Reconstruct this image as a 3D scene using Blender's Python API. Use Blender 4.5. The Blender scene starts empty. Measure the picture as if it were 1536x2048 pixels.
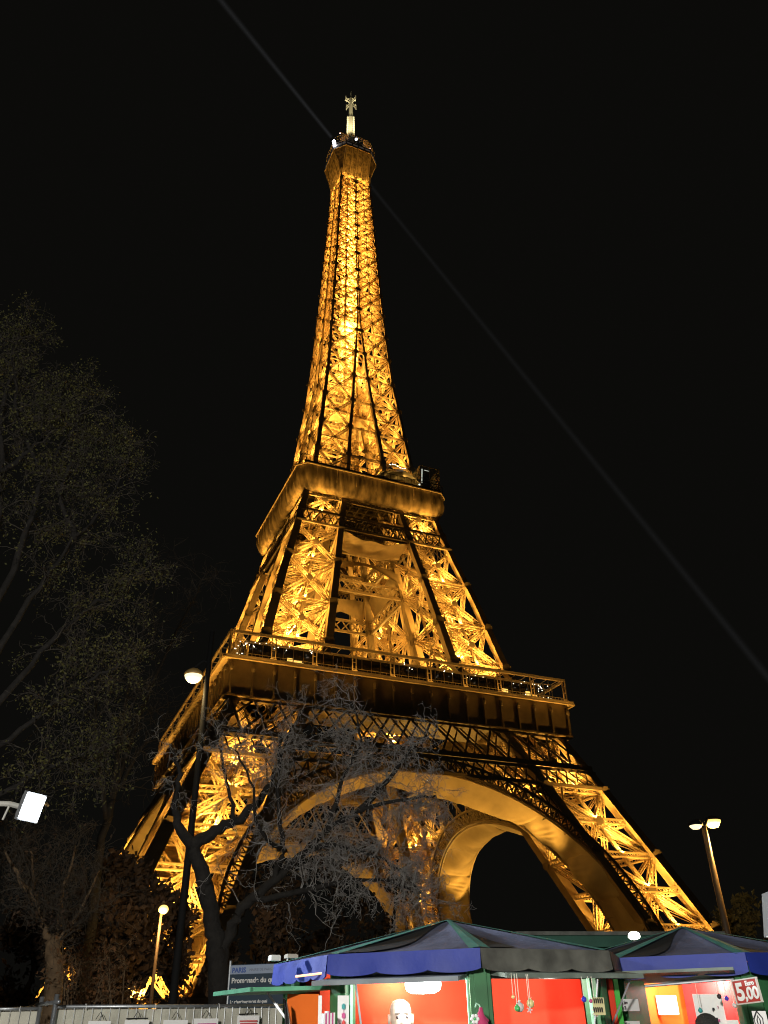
import bpy, math, random
import numpy as np
from mathutils import Vector, Matrix

# ---------------------------------------------------------------- camera, world, exposure
sc = bpy.context.scene
C = sc.collection
CZ = 1.75
FPX = 1595.83
cam_d = bpy.data.cameras.new('camera')
cam = bpy.data.objects.new('camera', cam_d); C.objects.link(cam)
cam_d.sensor_fit = 'VERTICAL'; cam_d.sensor_height = 36.0
cam_d.lens = FPX / 2048 * 36.0
cam_d.clip_start = 0.1; cam_d.clip_end = 5000
cam.location = (0, 0, CZ)
cam.rotation_euler = (math.radians(122.66042), math.radians(0.99327), 0)
sc.camera = cam
w = bpy.data.worlds.new('World'); sc.world = w; w.use_nodes = True
bg = w.node_tree.nodes['Background']
bg.inputs[0].default_value = (1.0, 0.96, 0.82, 1)          # night sky over a lit city
bg.inputs[1].default_value = 0.0030
sc.view_settings.view_transform = 'Standard'; sc.view_settings.look = 'None'
sc.view_settings.exposure = 0.2; sc.view_settings.gamma = 1.0
sc.cycles.use_denoising = True; sc.cycles.use_adaptive_sampling = False; sc.cycles.filter_width = 1.1
sc.cycles.max_bounces = 5; sc.cycles.diffuse_bounces = 3; sc.cycles.glossy_bounces = 2
sc.cycles.transmission_bounces = 4; sc.cycles.transparent_max_bounces = 8
sc.cycles.sample_clamp_indirect = 4.0

R_ = np.array(cam.rotation_euler.to_matrix())
def ray(px, py): return R_ @ np.array([(px-768)/FPX, -(py-1024)/FPX, -1.0])
def at_z(px, py, z):
    d = ray(px, py); return Vector(np.array([0, 0, CZ]) + d*(z-CZ)/d[2])
def P(px, py, r):                                            # point at ground distance r seen at photo pixel px, py
    d = ray(px, py); return Vector(np.array([0, 0, CZ]) + d*r/math.hypot(d[0], d[1]))
rnd = random.Random(7)

# ---------------------------------------------------------------- materials
def mat(name, col, rough=0.6, metal=0.0, noise=0.0, nscale=3.0, bump=0.0, bscale=20.0, emit=None, estr=0.0, alpha=None, spec=0.5, trans=0.0, col2=None, stretch=None):
    m = bpy.data.materials.new(name); m.use_nodes = True
    nt = m.node_tree; b = nt.nodes['Principled BSDF']
    b.inputs['Base Color'].default_value = (*col, 1); b.inputs['Roughness'].default_value = rough
    b.inputs['Metallic'].default_value = metal; b.inputs['Specular IOR Level'].default_value = spec
    if trans: b.inputs['Transmission Weight'].default_value = trans
    if alpha is not None: b.inputs['Alpha'].default_value = alpha
    tc = None
    if noise or col2:
        tc = nt.nodes.new('ShaderNodeTexCoord')
        n = nt.nodes.new('ShaderNodeTexNoise'); n.inputs['Scale'].default_value = nscale; n.inputs['Detail'].default_value = 6
        if stretch:
            mp = nt.nodes.new('ShaderNodeMapping'); mp.inputs['Scale'].default_value = stretch
            nt.links.new(tc.outputs['Object'], mp.inputs['Vector']); nt.links.new(mp.outputs['Vector'], n.inputs['Vector'])
        else: nt.links.new(tc.outputs['Object'], n.inputs['Vector'])
        r = nt.nodes.new('ShaderNodeValToRGB')
        c2 = col2 or tuple(c*(1-noise) for c in col); c1 = col if col2 else tuple(min(1, c*(1+noise*.6)) for c in col)
        r.color_ramp.elements[0].position = .32; r.color_ramp.elements[1].position = .68
        r.color_ramp.elements[0].color = (*c2, 1); r.color_ramp.elements[1].color = (*c1, 1)
        nt.links.new(n.outputs['Fac'], r.inputs['Fac']); nt.links.new(r.outputs['Color'], b.inputs['Base Color'])
    if bump:
        tc = tc or nt.nodes.new('ShaderNodeTexCoord')
        n2 = nt.nodes.new('ShaderNodeTexNoise'); n2.inputs['Scale'].default_value = bscale; n2.inputs['Detail'].default_value = 4
        nt.links.new(tc.outputs['Object'], n2.inputs['Vector'])
        bp = nt.nodes.new('ShaderNodeBump'); bp.inputs['Strength'].default_value = bump; bp.inputs['Distance'].default_value = .05
        nt.links.new(n2.outputs['Fac'], bp.inputs['Height']); nt.links.new(bp.outputs['Normal'], b.inputs['Normal'])
    if emit:
        b.inputs['Emission Color'].default_value = (*emit, 1); b.inputs['Emission Strength'].default_value = estr
    return m
SOD = (1.0, 0.51, 0.085)
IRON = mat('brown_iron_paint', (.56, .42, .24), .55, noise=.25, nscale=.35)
IRON_D = mat('shaded_iron_paint', (.19, .14, .08), .6, noise=.25, nscale=.5)  # same iron as the brown, darkened so fronts and nodes look unlit
IRON_C = mat('half_shaded_iron_paint', (.30, .22, .12), .6, noise=.25, nscale=.4)  # shade of the unlit columns put into a darker copy of the brown
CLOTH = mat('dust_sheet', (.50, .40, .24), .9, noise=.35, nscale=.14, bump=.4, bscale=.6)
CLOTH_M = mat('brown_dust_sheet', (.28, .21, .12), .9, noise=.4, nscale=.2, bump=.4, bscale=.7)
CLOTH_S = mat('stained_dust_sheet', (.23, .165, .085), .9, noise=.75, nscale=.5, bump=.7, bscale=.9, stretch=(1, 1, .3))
CREAM = mat('cream_antenna_paint', (.62, .58, .42), .5)
DGLASS = mat('dark_glass', (.02, .018, .015), .15, spec=.6)
STONE = mat('pale_stone', (.35, .31, .26), .85, noise=.25, nscale=1.2, bump=.3)
BLACK = mat('black_steel', (.012, .012, .012), .8, spec=.2)
DECK = mat('dark_deck_iron', (.03, .022, .012), .8, spec=.1)
GLOW_W = mat('white_lamp_glass', (.8, .8, .8), .4, emit=(1, .97, .9), estr=14)
GLOW_S = mat('small_white_bulb', (.8, .8, .8), .4, emit=(1, .9, .7), estr=4)
GLOW_Y = mat('warm_lit_interior', (.6, .5, .3), .6, emit=(1, .62, .14), estr=1.1)
GLOW_O = mat('sodium_lamp_glass', (.8, .7, .5), .4, emit=(1, .56, .13), estr=1.9)

# ---------------------------------------------------------------- mesh collector
class MB:
    def __init__(s): s.v = []; s.f = []; s.bars = []; s.mi = []; s.cur = 0; s.nv = 0
    def add(s, vs, fs):
        o = s.nv; s.v.extend([tuple(p) for p in vs]); s.nv += len(vs)
        for f in fs: s.f.append(tuple(i+o for i in f)); s.mi.append(s.cur)
    def quad(s, a, b, c, d): s.add([a, b, c, d], [(0, 1, 2, 3)])
    def bar(s, A, B, w, d=None, up=(0, 0, 1)):               # square bar from A to B
        A = Vector(A); B = Vector(B); d = d or w
        t = B-A
        if t.length < 1e-6: return
        t.normalize(); u = t.cross(Vector(up))
        if u.length < 1e-3: u = t.cross(Vector((1, 0, 0)))
        u.normalize(); v = u.cross(t)
        u = u*(w/2); v = v*(d/2)
        s.add([A-u-v, A+u-v, A+u+v, A-u+v, B-u-v, B+u-v, B+u+v, B-u+v],
              [(0, 1, 5, 4), (1, 2, 6, 5), (2, 3, 7, 6), (3, 0, 4, 7), (3, 2, 1, 0), (4, 5, 6, 7)])
    def box(s, c, sx, sy, sz, rz=0):
        c = Vector(c); m = Matrix.Rotation(rz, 3, 'Z')
        vs = [c + m @ Vector((x*sx/2, y*sy/2, z*sz/2)) for z in (-1, 1) for x, y in ((-1, -1), (1, -1), (1, 1), (-1, 1))]
        s.add(vs, [(3, 2, 1, 0), (4, 5, 6, 7), (0, 1, 5, 4), (1, 2, 6, 5), (2, 3, 7, 6), (3, 0, 4, 7)])
    def tube(s, pts, rads, n=8, cap=True):
        pts = [Vector(p) for p in pts]; k = len(pts); ref = Vector((.3, .2, 1)).normalized(); rings = []
        for i, p in enumerate(pts):
            t = (pts[min(i+1, k-1)] - pts[max(i-1, 0)])
            if t.length < 1e-9: t = Vector((0, 0, 1))
            t.normalize(); u = t.cross(ref)
            if u.length < 1e-2: u = t.cross(Vector((1, 0, 0)))
            u.normalize(); v = t.cross(u); ref = v.cross(t)*0+ref
            r = rads[i] if hasattr(rads, '__len__') else rads
            rings += [p + (u*math.cos(a)+v*math.sin(a))*r for a in (2*math.pi*j/n for j in range(n))]
        fs = [(i*n+j, i*n+(j+1) % n, (i+1)*n+(j+1) % n, (i+1)*n+j) for i in range(k-1) for j in range(n)]
        if cap: fs += [tuple(range(n-1, -1, -1)), tuple((k-1)*n+j for j in range(n))]
        s.add(rings, fs)
    def lathe(s, c, prof, n=16):
        c = Vector(c); vs = []
        for r, z in prof: vs += [c + Vector((r*math.cos(2*math.pi*j/n), r*math.sin(2*math.pi*j/n), z)) for j in range(n)]
        k = len(prof)
        fs = [(i*n+j, i*n+(j+1) % n, (i+1)*n+(j+1) % n, (i+1)*n+j) for i in range(k-1) for j in range(n)]
        s.add(vs, fs + [tuple(range(n-1, -1, -1)), tuple((k-1)*n+j for j in range(n))])
    def sphere(s, c, r, n=10, sz=1.0):
        s.lathe(c, [(max(1e-3, r*math.sin(math.pi*i/n)), -r*sz*math.cos(math.pi*i/n)) for i in range(n+1)], n*2)
    def grid(s, fn, nu, nv):
        s.add([fn(i/nu, j/nv) for i in range(nu+1) for j in range(nv+1)],
              [(i*(nv+1)+j, (i+1)*(nv+1)+j, (i+1)*(nv+1)+j+1, i*(nv+1)+j+1) for i in range(nu) for j in range(nv)])
    def girder(s, A, B, w, nrm, d=.5, t=.13, step=None):     # lattice box girder: four chords laced on two faces
        A = Vector(A); B = Vector(B); L = (B-A).length; ax = (B-A)/L
        n = Vector(nrm); n = (n - ax*n.dot(ax)).normalized(); u = ax.cross(n)*(w/2); n = n*(d/2)
        for su in (-1, 1):
            for sn in (-1, 1): s.bar(A+u*su+n*sn, B+u*su+n*sn, t*1.35, t*1.1, up=nrm)
        k = max(2, int(round(L/(step or w*1.0))))
        for sn in (-1, 1):
            for i in range(k):
                a = A+ax*(L*i/k); b = A+ax*(L*(i+1)/k); sg = 1 if i % 2 else -1
                s.bar(a+u*sg+n*sn, b-u*sg+n*sn, t*.75, t*.5, up=nrm)
    def build(s, name, m, parent=None, smooth=False, loc=None, rz=0):
        me = bpy.data.meshes.new(name)
        me.from_pydata(s.v, [], s.f)
        for x in (m if isinstance(m, (list, tuple)) else [m]): me.materials.append(x)
        if any(s.mi): me.polygons.foreach_set('material_index', s.mi)
        if smooth: me.polygons.foreach_set('use_smooth', [True]*len(s.f))
        me.update()
        o = bpy.data.objects.new(name, me); C.objects.link(o)
        if parent: o.parent = parent
        if loc is not None: o.location = loc
        o.rotation_euler.z = rz
        return o

def tag(o, label=None, cat=None, group=None, kind=None):
    if label: o['label'] = label
    if cat: o['category'] = cat
    if group: o['group'] = group
    if kind: o['kind'] = kind
    return o
def empty(name, loc=(0, 0, 0), rz=0):
    o = bpy.data.objects.new(name, None); C.objects.link(o); o.location = loc; o.rotation_euler.z = rz; o.empty_display_size = .2
    return o
def kids(o): return [x for x in C.objects if x.parent == o]
def copy_tree(o, parent=None):
    c = o.copy(); C.objects.link(c); c.parent = parent if parent else o.parent
    for ch in kids(o): copy_tree(ch, c)
    return c
def light(name, kind, loc, power, col, radius=.3, parent=None, aim=None, spot=None, blend=.6, size=None):
    d = bpy.data.lights.new(name, kind); d.energy = power; d.color = col
    if kind in ('POINT', 'SPOT'): d.shadow_soft_size = radius
    if kind == 'SPOT': d.spot_size = math.radians(spot); d.spot_blend = blend
    if kind == 'AREA': d.shape = 'RECTANGLE'; d.size, d.size_y = size
    o = bpy.data.objects.new(name, d); C.objects.link(o); o.location = loc
    if parent: o.parent = parent
    if aim is not None: o.rotation_euler = Vector(aim).to_track_quat('-Z', 'Y').to_euler()
    return o

# ---------------------------------------------------------------- ground
g = MB()
def terrain(u, v):
    x = (u-.5)*3600; y = -400+v*3600; r = math.hypot(x, y)
    z = 2.85*min(1, max(0, (r-60)/50))**1.0 if r > 60 else 0
    return (x, y, z)
xs = sorted(set([-1800, -900, -400, -200] + list(range(-160, 161, 10)) + [200, 400, 900, 1800]))
ys = sorted(set([-800, -200, -60] + list(range(-40, 361, 10)) + [500, 900, 2500]))
def tz(x, y): return 2.88*min(1, max(0, (math.hypot(x, y)-55)/45))
g.add([(x, y, tz(x, y)) for x in xs for y in ys],
      [(i*len(ys)+j, (i+1)*len(ys)+j, (i+1)*len(ys)+j+1, i*len(ys)+j+1) for i in range(len(xs)-1) for j in range(len(ys)-1)])
tag(g.build('ground', mat('worn_asphalt', (.06, .056, .052), .85, noise=.3, nscale=.6, bump=.3, bscale=30)), kind='structure')

# ---------------------------------------------------------------- the tower
TX, TY, TZ = -8.135, 186.448, 2.888
tower = empty('iron_tower', (TX, TY, TZ), math.radians(23.30656))
tag(tower, 'tall lattice iron tower glowing gold under floodlights against the night sky', 'tower')
zo = [0, 11.1, 23.4, 37, 48.5, 57.6, 65.4, 84, 94.8, 103, 109, 116, 122, 127.35, 138, 148.8, 159.6, 170, 180, 190, 199.5, 209.5, 218, 226, 233, 240, 247, 253, 258.7, 266]
vo = [57.2, 52.4, 47.2, 41.3, 36.1, 32.3, 29.0, 24.7, 21.8, 19.8, 18.5, 16.6, 14.95, 14.2, 12.95, 11.87, 10.6, 9.95, 9.3, 8.8, 8.3, 7.85, 7.5, 7.15, 6.9, 6.6, 6.3, 6.05, 5.9, 5.75]
zi = [0, 57.6, 64.6, 104, 116, 122, 137, 147, 157, 167, 178, 186]
vi = [40.5, 17.0, 14.0, 7.92, 6.0, 4.9, 3.8, 2.8, 2.0, 1.3, .5, 0.0]
def O(z): return float(np.interp(z, zo, vo))
def I(z): return float(np.interp(z, zi, vi))
def corner(k, z, ins=0.0):                                   # four columns of the front right leg (x>0, y<0)
    o = O(z)-ins; i = I(z)+ins
    x, y = [(o, o), (i, o), (o, i), (i, i)][k]
    return Vector((x, -y, z))
def colw(z): return float(np.interp(z, [0, 57, 62, 115, 118, 135, 180, 265], [2.3, 1.9, 1.75, 1.3, 1.1, .9, .6, .48]))
def sweep(mb, fn, zs, wf):                                   # square column along z
    rings = []
    for z in zs:
        p = fn(z); h = wf(z)/2
        rings += [p+Vector((-h, -h, 0)), p+Vector((h, -h, 0)), p+Vector((h, h, 0)), p+Vector((-h, h, 0))]
    k = len(zs)
    mb.add(rings, [(i*4+j, i*4+(j+1) % 4, (i+1)*4+(j+1) % 4, (i+1)*4+j) for i in range(k-1) for j in range(4)] + [(3, 2, 1, 0), tuple(4*(k-1)+j for j in range(4))])
FACES = [(0, 1, (0, -1, 0)), (0, 2, (1, 0, 0)), (2, 3, (0, 1, 0)), (1, 3, (-1, 0, 0))]
def gusset(mb, p, n, s):
    n = Vector(n); sx = .08 if abs(n.x) > .5 else s; sy = .08 if abs(n.y) > .5 else s
    for a in range(2):                                       # an octagonal-ish plate: two boxes
        f = (1, .62) if a else (.62, 1)
        mb.box(p, sx*f[0] if sx > .2 else sx+.02*a, sy*f[0] if sy > .2 else sy+.02*a, s*f[1])

legs_lv = [(1.5, 12.2, 18.4), (12.2, 24.7, 18.4), (24.7, 37.2, 31.0), (37.2, 49.0, None),
           (62.0, 66.0, None), (66.0, 76.5, None), (76.5, 88.5, None), (88.5, 98.8, None), (104.0, 112.5, None)]
def build_leg(parent):
    br = MB(); gs = MB(); r = random.Random(3)
    for zl, zh, zm in legs_lv:
        if zh == 12.2: zm = 6.5
        low = zl < 57; gw = .9 if low else .75; t = .16 if low else .14
        ins = colw(zl)*.5
        for fi, (a, b, n) in enumerate(FACES):
            sb = Vector(n)*(-.6 if fi < 2 else 0)
            A0, A1, B0, B1 = (corner(a, zl, ins)+sb, corner(a, zh, ins)+sb, corner(b, zl, ins)+sb, corner(b, zh, ins)+sb)
            if zh-zl > 6:
                br.girder(A0, B1, gw, n, .7, t); br.girder(B0, A1, gw, n, .7, t)
            br.girder(A0, B0, gw*.9, n, .7, t)
            mid = (A0+B1+B0+A1)/4
            if zm and zh-zl > 6:
                br.girder(corner(a, zm, ins), corner(b, zm, ins), gw*.9, n, .7, t)
            if zh-zl > 6:
                # secondary bracing: vertical through the node, small struts to the columns
                br.girder((A0+B0)/2, (A1+B1)/2, gw*.55, n, .35, t*.7)
                gusset(gs, mid+Vector(n)*(1.0 if fi < 2 else .4), n, 1.7 if low else 1.5)
            for p, q in ((a, A0), (b, B0)):
                gusset(gs, q-sb+Vector(n)*(ins+.03), n, colw(zl)*(.92 if low else 1.25))
        # interior cross bracing of the leg
        c = [corner(k, zl, ins*1.5) for k in range(4)]; e = [corner(k, zh, ins*1.5) for k in range(4)]
        br.girder(c[0], c[3], .8, (0, 0, 1), .5, .13); br.girder(c[1], c[2], .8, (0, 0, 1), .5, .13)
        br.girder(c[0], e[3], .6, (0, 0, 1), .4, .1)
        if low: br.girder(c[3], e[0], .6, (1, 0, 0), .4, .1); br.girder(c[1], e[2], .6, (1, 0, 0), .4, .1)
    # inclined lift track and stair inside the leg
    def mid(z, dx=0, dy=0): o = O(z); i = I(z); return Vector(((o+i)/2+dx, -(o+i)/2+dy, z))
    for dx in (-2.2, 2.2):
        zs = [1, 14, 28, 42, 56, 60, 74, 88, 102, 114]
        for z0, z1 in zip(zs, zs[1:]): br.girder(mid(z0, dx, dx*.2), mid(z1, dx*.8, dx*.2), .6, (1, -1, 0), .8, .11)
    z = 3
    while z < 110:
        br.bar(mid(z, -2.6), mid(z, 2.6), .35, .25); br.bar(mid(z, 0, -2.6), mid(z+1.2, 0, 2.6), .3, .2); z += 3.6
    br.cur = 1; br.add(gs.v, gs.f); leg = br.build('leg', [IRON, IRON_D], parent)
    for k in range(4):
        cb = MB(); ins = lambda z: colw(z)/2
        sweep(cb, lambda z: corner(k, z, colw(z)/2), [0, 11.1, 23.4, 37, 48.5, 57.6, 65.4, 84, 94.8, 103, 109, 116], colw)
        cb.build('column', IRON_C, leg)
    pb = MB()
    for k in range(4):
        p = corner(k, 0, 1.2)
        pb.add([p+Vector((x*(3.4-z*.35), y*(3.4-z*.35), z-3)) for z in (0, 5) for x, y in ((-1, -1), (1, -1), (1, 1), (-1, 1))],
               [(4, 5, 6, 7), (0, 1, 5, 4), (1, 2, 6, 5), (2, 3, 7, 6), (3, 0, 4, 7)])
    pb.build('pedestal', STONE, leg)
    return leg
leg0 = build_leg(tower)

# one side of the tower under the first floor: arch, belts, gallery
def yf(z): return -O(z)
def lattice_belt(mb, z0, z1, step, t, x_of, y_off=0.0, dbl=False):
    y0, y1 = yf(z0)-y_off, yf(z1)-y_off
    a, b = x_of(z0), x_of(z1)
    mb.bar((-a, y0, z0), (a, y0, z0), t*2.2, t*2.2); mb.bar((-b, y1, z1), (b, y1, z1), t*2.2, t*2.2)
    n = int(round(2*b/step))
    for i in range(n+1):
        u0 = -1+2*i/n; u1 = -1+2*min(n, i+1)/n
        if i < n:
            mb.bar((u0*a, y0, z0), (u1*b, y1, z1), t, t*.6, up=(0, 1, 0)); mb.bar((u1*a, y0-.06, z0), (u0*b, y1-.06, z1), t, t*.6, up=(0, 1, 0))
        if dbl: mb.bar((u0*a, y0-.03, z0), (u0*b, y1-.03, z1), t, t*.7, up=(0, 1, 0))
def build_base_side(parent):
    belt = MB()
    lattice_belt(belt, 37.6, 41.0, 2.3, .28, O, -.1)
    lattice_belt(belt, 42.0, 49.0, 4.6, .42, O, -.1)
    lattice_belt(belt, 42.0, 49.0, 4.6, .3, lambda z: O(z)-2.3, -1.3)
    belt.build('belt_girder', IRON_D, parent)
    # arch with two rims
    ar = MB(); N = 64; depth = 9.0
    def arc(th, dr=0): return ((36.2+dr)*math.cos(th), 8.0+(30.2+dr)*math.sin(th))
    ths = [math.radians(4+172*i/N) for i in range(N+1)]
    for yo in (0.15, depth):
        for th, th2 in zip(ths, ths[1:]):
            q = []
            for dr in (0, 2.6):
                x, z = arc(th, dr); x2, z2 = arc(th2, dr)
                q.append((Vector((x, yf(z)+yo, z)), Vector((x2, yf(z2)+yo, z2))))
                ar.bar(q[-1][0], q[-1][1], .5, .5, up=(0, 1, 0))
            ar.bar(q[0][0], q[1][1], .2, .14, up=(0, 1, 0)); ar.bar(q[1][0], q[0][1], .2, .14, up=(0, 1, 0)); ar.bar(q[0][0], q[1][0], .26, .2, up=(0, 1, 0))
    # spandrel lattice from the arch up to the belt
    xs_ = np.arange(-30, 30.1, 2.5)
    def ez(x):
        s = max(0, 1-(x/38.8)**2); return 8+32.8*math.sqrt(s)
    for x, x2 in zip(xs_, xs_[1:]):
        za, zb = ez(x), ez(x2)
        if abs(x) > I(za)+1.5 and abs(x2) > I(zb)+1.5: continue
        if za < 37.3: ar.bar((x, yf(za)+.2, za), (x, yf(37.6)+.2, 37.6), .3, .22, up=(0, 1, 0))
        if min(za, zb) < 36: ar.bar((x, yf(za)+.2, za), (x2, yf(37.6)+.2, 37.6), .24, .16, up=(0, 1, 0)); ar.bar((x2, yf(zb)+.3, zb), (x, yf(37.6)+.3, 37.6), .24, .16, up=(0, 1, 0))
        if min(za, zb) < 34:
            m0, m1 = (za+37.6)/2, (zb+37.6)/2; ar.bar((x, yf(m0)+.2, m0), (x2, yf(m1)+.2, m1), .25, .2, up=(0, 1, 0))
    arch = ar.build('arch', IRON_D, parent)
    # dust sheets slung under the arch between its two rims
    sh = MB()
    def sheet(t0, t1, s0, s1, sag, lip):
        def fn(u, v):
            th = math.radians(t0+(t1-t0)*u); x, z = arc(th, -.35)
            x_ = u*(t1-t0)/57.3*36; k = .09*math.sin(x_*.9+v*3+math.sin(x_*.37)*2)*math.sin(math.pi*v) + .035*math.sin(x_*3.1-v*7+math.sin(x_*.8)*3)*math.sin(math.pi*v) + sag*math.sin(math.pi*min(1, max(0, v)))*(.35+.65*abs(math.sin(math.pi*u*1.0))**.7) + lip*math.sin(v*9+u*11)*.12
            return Vector((x*(1-.0*k), yf(z)+s0+(s1-s0)*v, z)) - Vector((math.cos(th), 0, math.sin(th)))*k
        sh.grid(fn, 90, 18)
    sheet(51, 100, .2, 8.9, 3.4, 1.6); sheet(32, 53, .2, 8.9, 1.3, 1.8); sheet(98, 150, .2, 8.9, 2.0, 1); sheet(18, 34, .2, 8.9, 2.6, 1.5); sheet(5, 19.5, .3, 8.8, .4, .5); sheet(149, 175, .3, 8.8, .6, .5)
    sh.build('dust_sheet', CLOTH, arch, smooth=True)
    rp = MB()
    for k in range(22):
        th = math.radians(12+7.4*k); x, z = arc(th, -.6); rp.bar((x, yf(z)+.2, z), (x, yf(z)+8.9, z), .16, .12)
    for q in (.25, 8.9):
        for th, th2 in zip(ths, ths[1:]):
            (x, z), (x2, z2) = arc(th, -.5), arc(th2, -.5); rp.bar((x, yf(z)+q, z), (x2, yf(z2)+q, z2), .22, .3)
    rp.build('arch_rib', IRON_C, arch)
    # first floor
    fr = MB()
    fr.box((0, -36.6, 52.3), 73.2, .6, 6.6)
    fr.box((0, -30.5, 55.7), 61+12.4, 12.6, .5)
    fr.box((0, -31.2, 49.1), 70.5, 10, .4)
    n = 18
    for i in range(n+1):
        x = -36.4+72.8*i/n
        fr.box((x, -37.15, 52.2), .34, .55, 5.4); fr.lathe((x, -37.3, 54.2), [(.05, -.7), (.32, -.5), (.42, 0), (.3, .5), (.05, .7)], 8)
        fr.box((x, -37.1, 49.4), .5, .7, .6)
    fr.box((0, -37.0, 49.0), 74.0, .9, .3)
    fl = fr.build('first_floor_frieze', IRON_D, parent)
    ld = MB(); ld.box((0, -37.3, 56.1), 75.4, 2.0, .34); ld.box((0, -38.0, 55.7), 76.0, .5, .3)
    ld.build('gallery_ledge', IRON, fl)
    ca = MB(); ca.box((0, -36.95, 61.35), 74.3, .45, .55); ca.box((0, -33.2, 61.3), 66.9, .3, .4)
    for k in range(28): ca.box((-36+72*k/27, -35.1, 61.54), .1, 3.2, .12)
    ca.build('gallery_canopy', IRON, fl)
    for i in range(10):
        x = -36.8+73.6*i/9; pb = MB()
        for dx in (-.38, .38): pb.box((x+dx, -36.95, 58.6), .16, .22, 5.0)
        for zz in (57.2, 58.6, 60.0): pb.box((x, -36.95, zz), .6, .12, .12)
        pb.box((x, -37.1, 56.6), 1.1, .4, .5); pb.sphere((x, -37.35, 56.0), .38, 6)
        pb.build('gallery_post', IRON, fl)
    rl = MB()
    for k in range(90): rl.box((-36+72*k/89, -36.6, 56.9), .05, .05, 1.1)
    rl.box((0, -36.6, 57.45), 73, .1, .1)
    for k in range(36): rl.box((-36+72*k/35, -33.5, 58.8), .12, .12, 4.6)
    rl.build('railing', IRON_D, fl)
    gl = MB(); gl.box((0, -33.0, 58.7), 65, .1, 5.0); gl.build('pavilion_glass', DGLASS, fl)
    r = random.Random(5); proto = None
    for k in range(48):
        x = r.choice([-28, -24, 12, 26, 31, -33, 33, 2])+r.gauss(0, 2.8)
        if abs(x) > 36: continue
        if proto is None: q = MB(); q.sphere((0, 0, 0), .085, 4); q = proto = q.build('ceiling_spotlight', GLOW_S, fl)
        else: q = proto.copy(); C.objects.link(q)
        q.location = (x, -34.1+r.uniform(-.9, .9), r.choice([60.9, 60.6, 58.0])+r.uniform(-.4, .1))
    for x, wd in ((-24.5, 5), (-21, 3), (24, 4.2), (31, 3.2)):
        for q in range(3):
            it = MB(); it.box((x+r.uniform(-wd/2, wd/2), -33.4-.2*q, 58.0+r.uniform(-.7, .6)), r.uniform(.6, 2.2), .15, r.uniform(.3, 1.1)); it.build('lit_window', GLOW_Y, fl)
    # belt girder and hanging sheet below the second floor
    b2 = MB(); lattice_belt(b2, 99.6, 103.6, 1.75, .24, O, -.1); lattice_belt(b2, 99.6, 103.6, 1.75, .2, lambda z: I(z), -9.5 if False else -1.2)
    lattice_belt(b2, 109.0, 112.0, 3, .2, O, -.3)
    upper = b2.build('belt_girder', IRON_D, parent)
    b3 = MB(); yi = lambda z: -(I(z)+1.0)
    for z0, z1 in ((99.6, 103.4), (88, 91)):
        a = I(z0)+.5
        b3.bar((-a, yi(z0), z0), (a, yi(z0), z0), .6, .6); b3.bar((-a, yi(z1), z1), (a, yi(z1), z1), .6, .6)
        nn = 8
        for i in range(nn):
            u0 = -a+2*a*i/nn; u1 = -a+2*a*(i+1)/nn
            b3.bar((u0, yi(z0), z0), (u1, yi(z1), z1), .3, .2, up=(0, 1, 0)); b3.bar((u1, yi(z0)-.05, z0), (u0, yi(z1)-.05, z1), .3, .2, up=(0, 1, 0))
    b3.build('inner_belt_girder', IRON_C, parent)
    hs = MB()
    def hang(u, v):
        x = -9.0+18.0*u; y = -20.3+v*7
        return Vector((x, y, 99.3 - 1.9*math.sin(math.pi*u)**.8*(1-.5*v) - 1.2*v + .25*math.sin(u*17+v*5)))
    hs.grid(hang, 24, 10)
    def hang2(u, v):
        x = -9.8+19.6*u; return Vector((x, -10.2-2.5*v+.4*math.sin(u*9), 97.0-5.2*v*(1-.55*math.sin(math.pi*u)) ))
    hs.grid(hang2, 24, 8)
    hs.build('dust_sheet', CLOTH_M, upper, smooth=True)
side0 = empty('tower_side'); side0.parent = tower
build_base_side(tower)
side_parts = [o for o in kids(tower) if o is not side0 and o.name.split('.')[0] not in ('leg', 'tower_side')]
bpy.data.objects.remove(side0)
for k in (1, 2, 3):
    for o in side_parts + [leg0]:
        c = copy_tree(o, tower); c.rotation_euler.z = k*math.pi/2

# second floor: sheeted gallery, railing, deck
def ring_pts(w, ch): return [(-w+ch, -w), (w-ch, -w), (w, -w+ch), (w, w-ch), (w-ch, w), (-w+ch, w), (-w, w-ch), (-w, -w+ch)]
sk = MB()
def skirt(levels, sub=12, jit=.12, seed=1):
    r = random.Random(seed); rows = []
    for z, w_, ch in levels:
        pts = ring_pts(w_, ch); row = []
        k_ = levels.index((z, w_, ch))/(len(levels)-1)
        for i in range(8):
            a = Vector((*pts[i], z)); b = Vector((*pts[(i+1) % 8], z)); m = sub if i % 2 == 0 else sub//6
            for q in range(m):
                p = a.lerp(b, q/m); n = Vector((p.x, p.y, 0)).normalized(); L_ = (b-a).length*q/m
                fold = (.16*math.sin(L_*2.1+i+k_*1.5)+.10*math.sin(L_*5.3-k_*3+i)+.07*math.sin(L_*11+i*2))*(.25+.9*math.sin(math.pi*min(1, k_+.12)))
                dz = .22*abs(math.sin(L_*.85+i))*(1 if k_ > .99 else 0) - .16*abs(math.sin(L_*1.2))**3*(1 if k_ < .01 else 0)
                row.append(p + n*(fold+r.uniform(-jit, jit)*.3) + Vector((0, 0, dz)))
        rows.append(row)
    n = len(rows[0]); vs = [p for row in rows for p in row]
    sk.add(vs, [(i*n+j, i*n+(j+1) % n, (i+1)*n+(j+1) % n, (i+1)*n+j) for i in range(len(rows)-1) for j in range(n)])
skirt([(116.4, 20.55, 2.2), (115.3, 20.35, 2.2), (114, 20.45, 2.2), (112.6, 20.2, 2.1), (111.3, 19.8, 2.0), (110.2, 19.2, 1.8), (109.8, 18.0, 1.6)], 96, .12)
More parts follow.
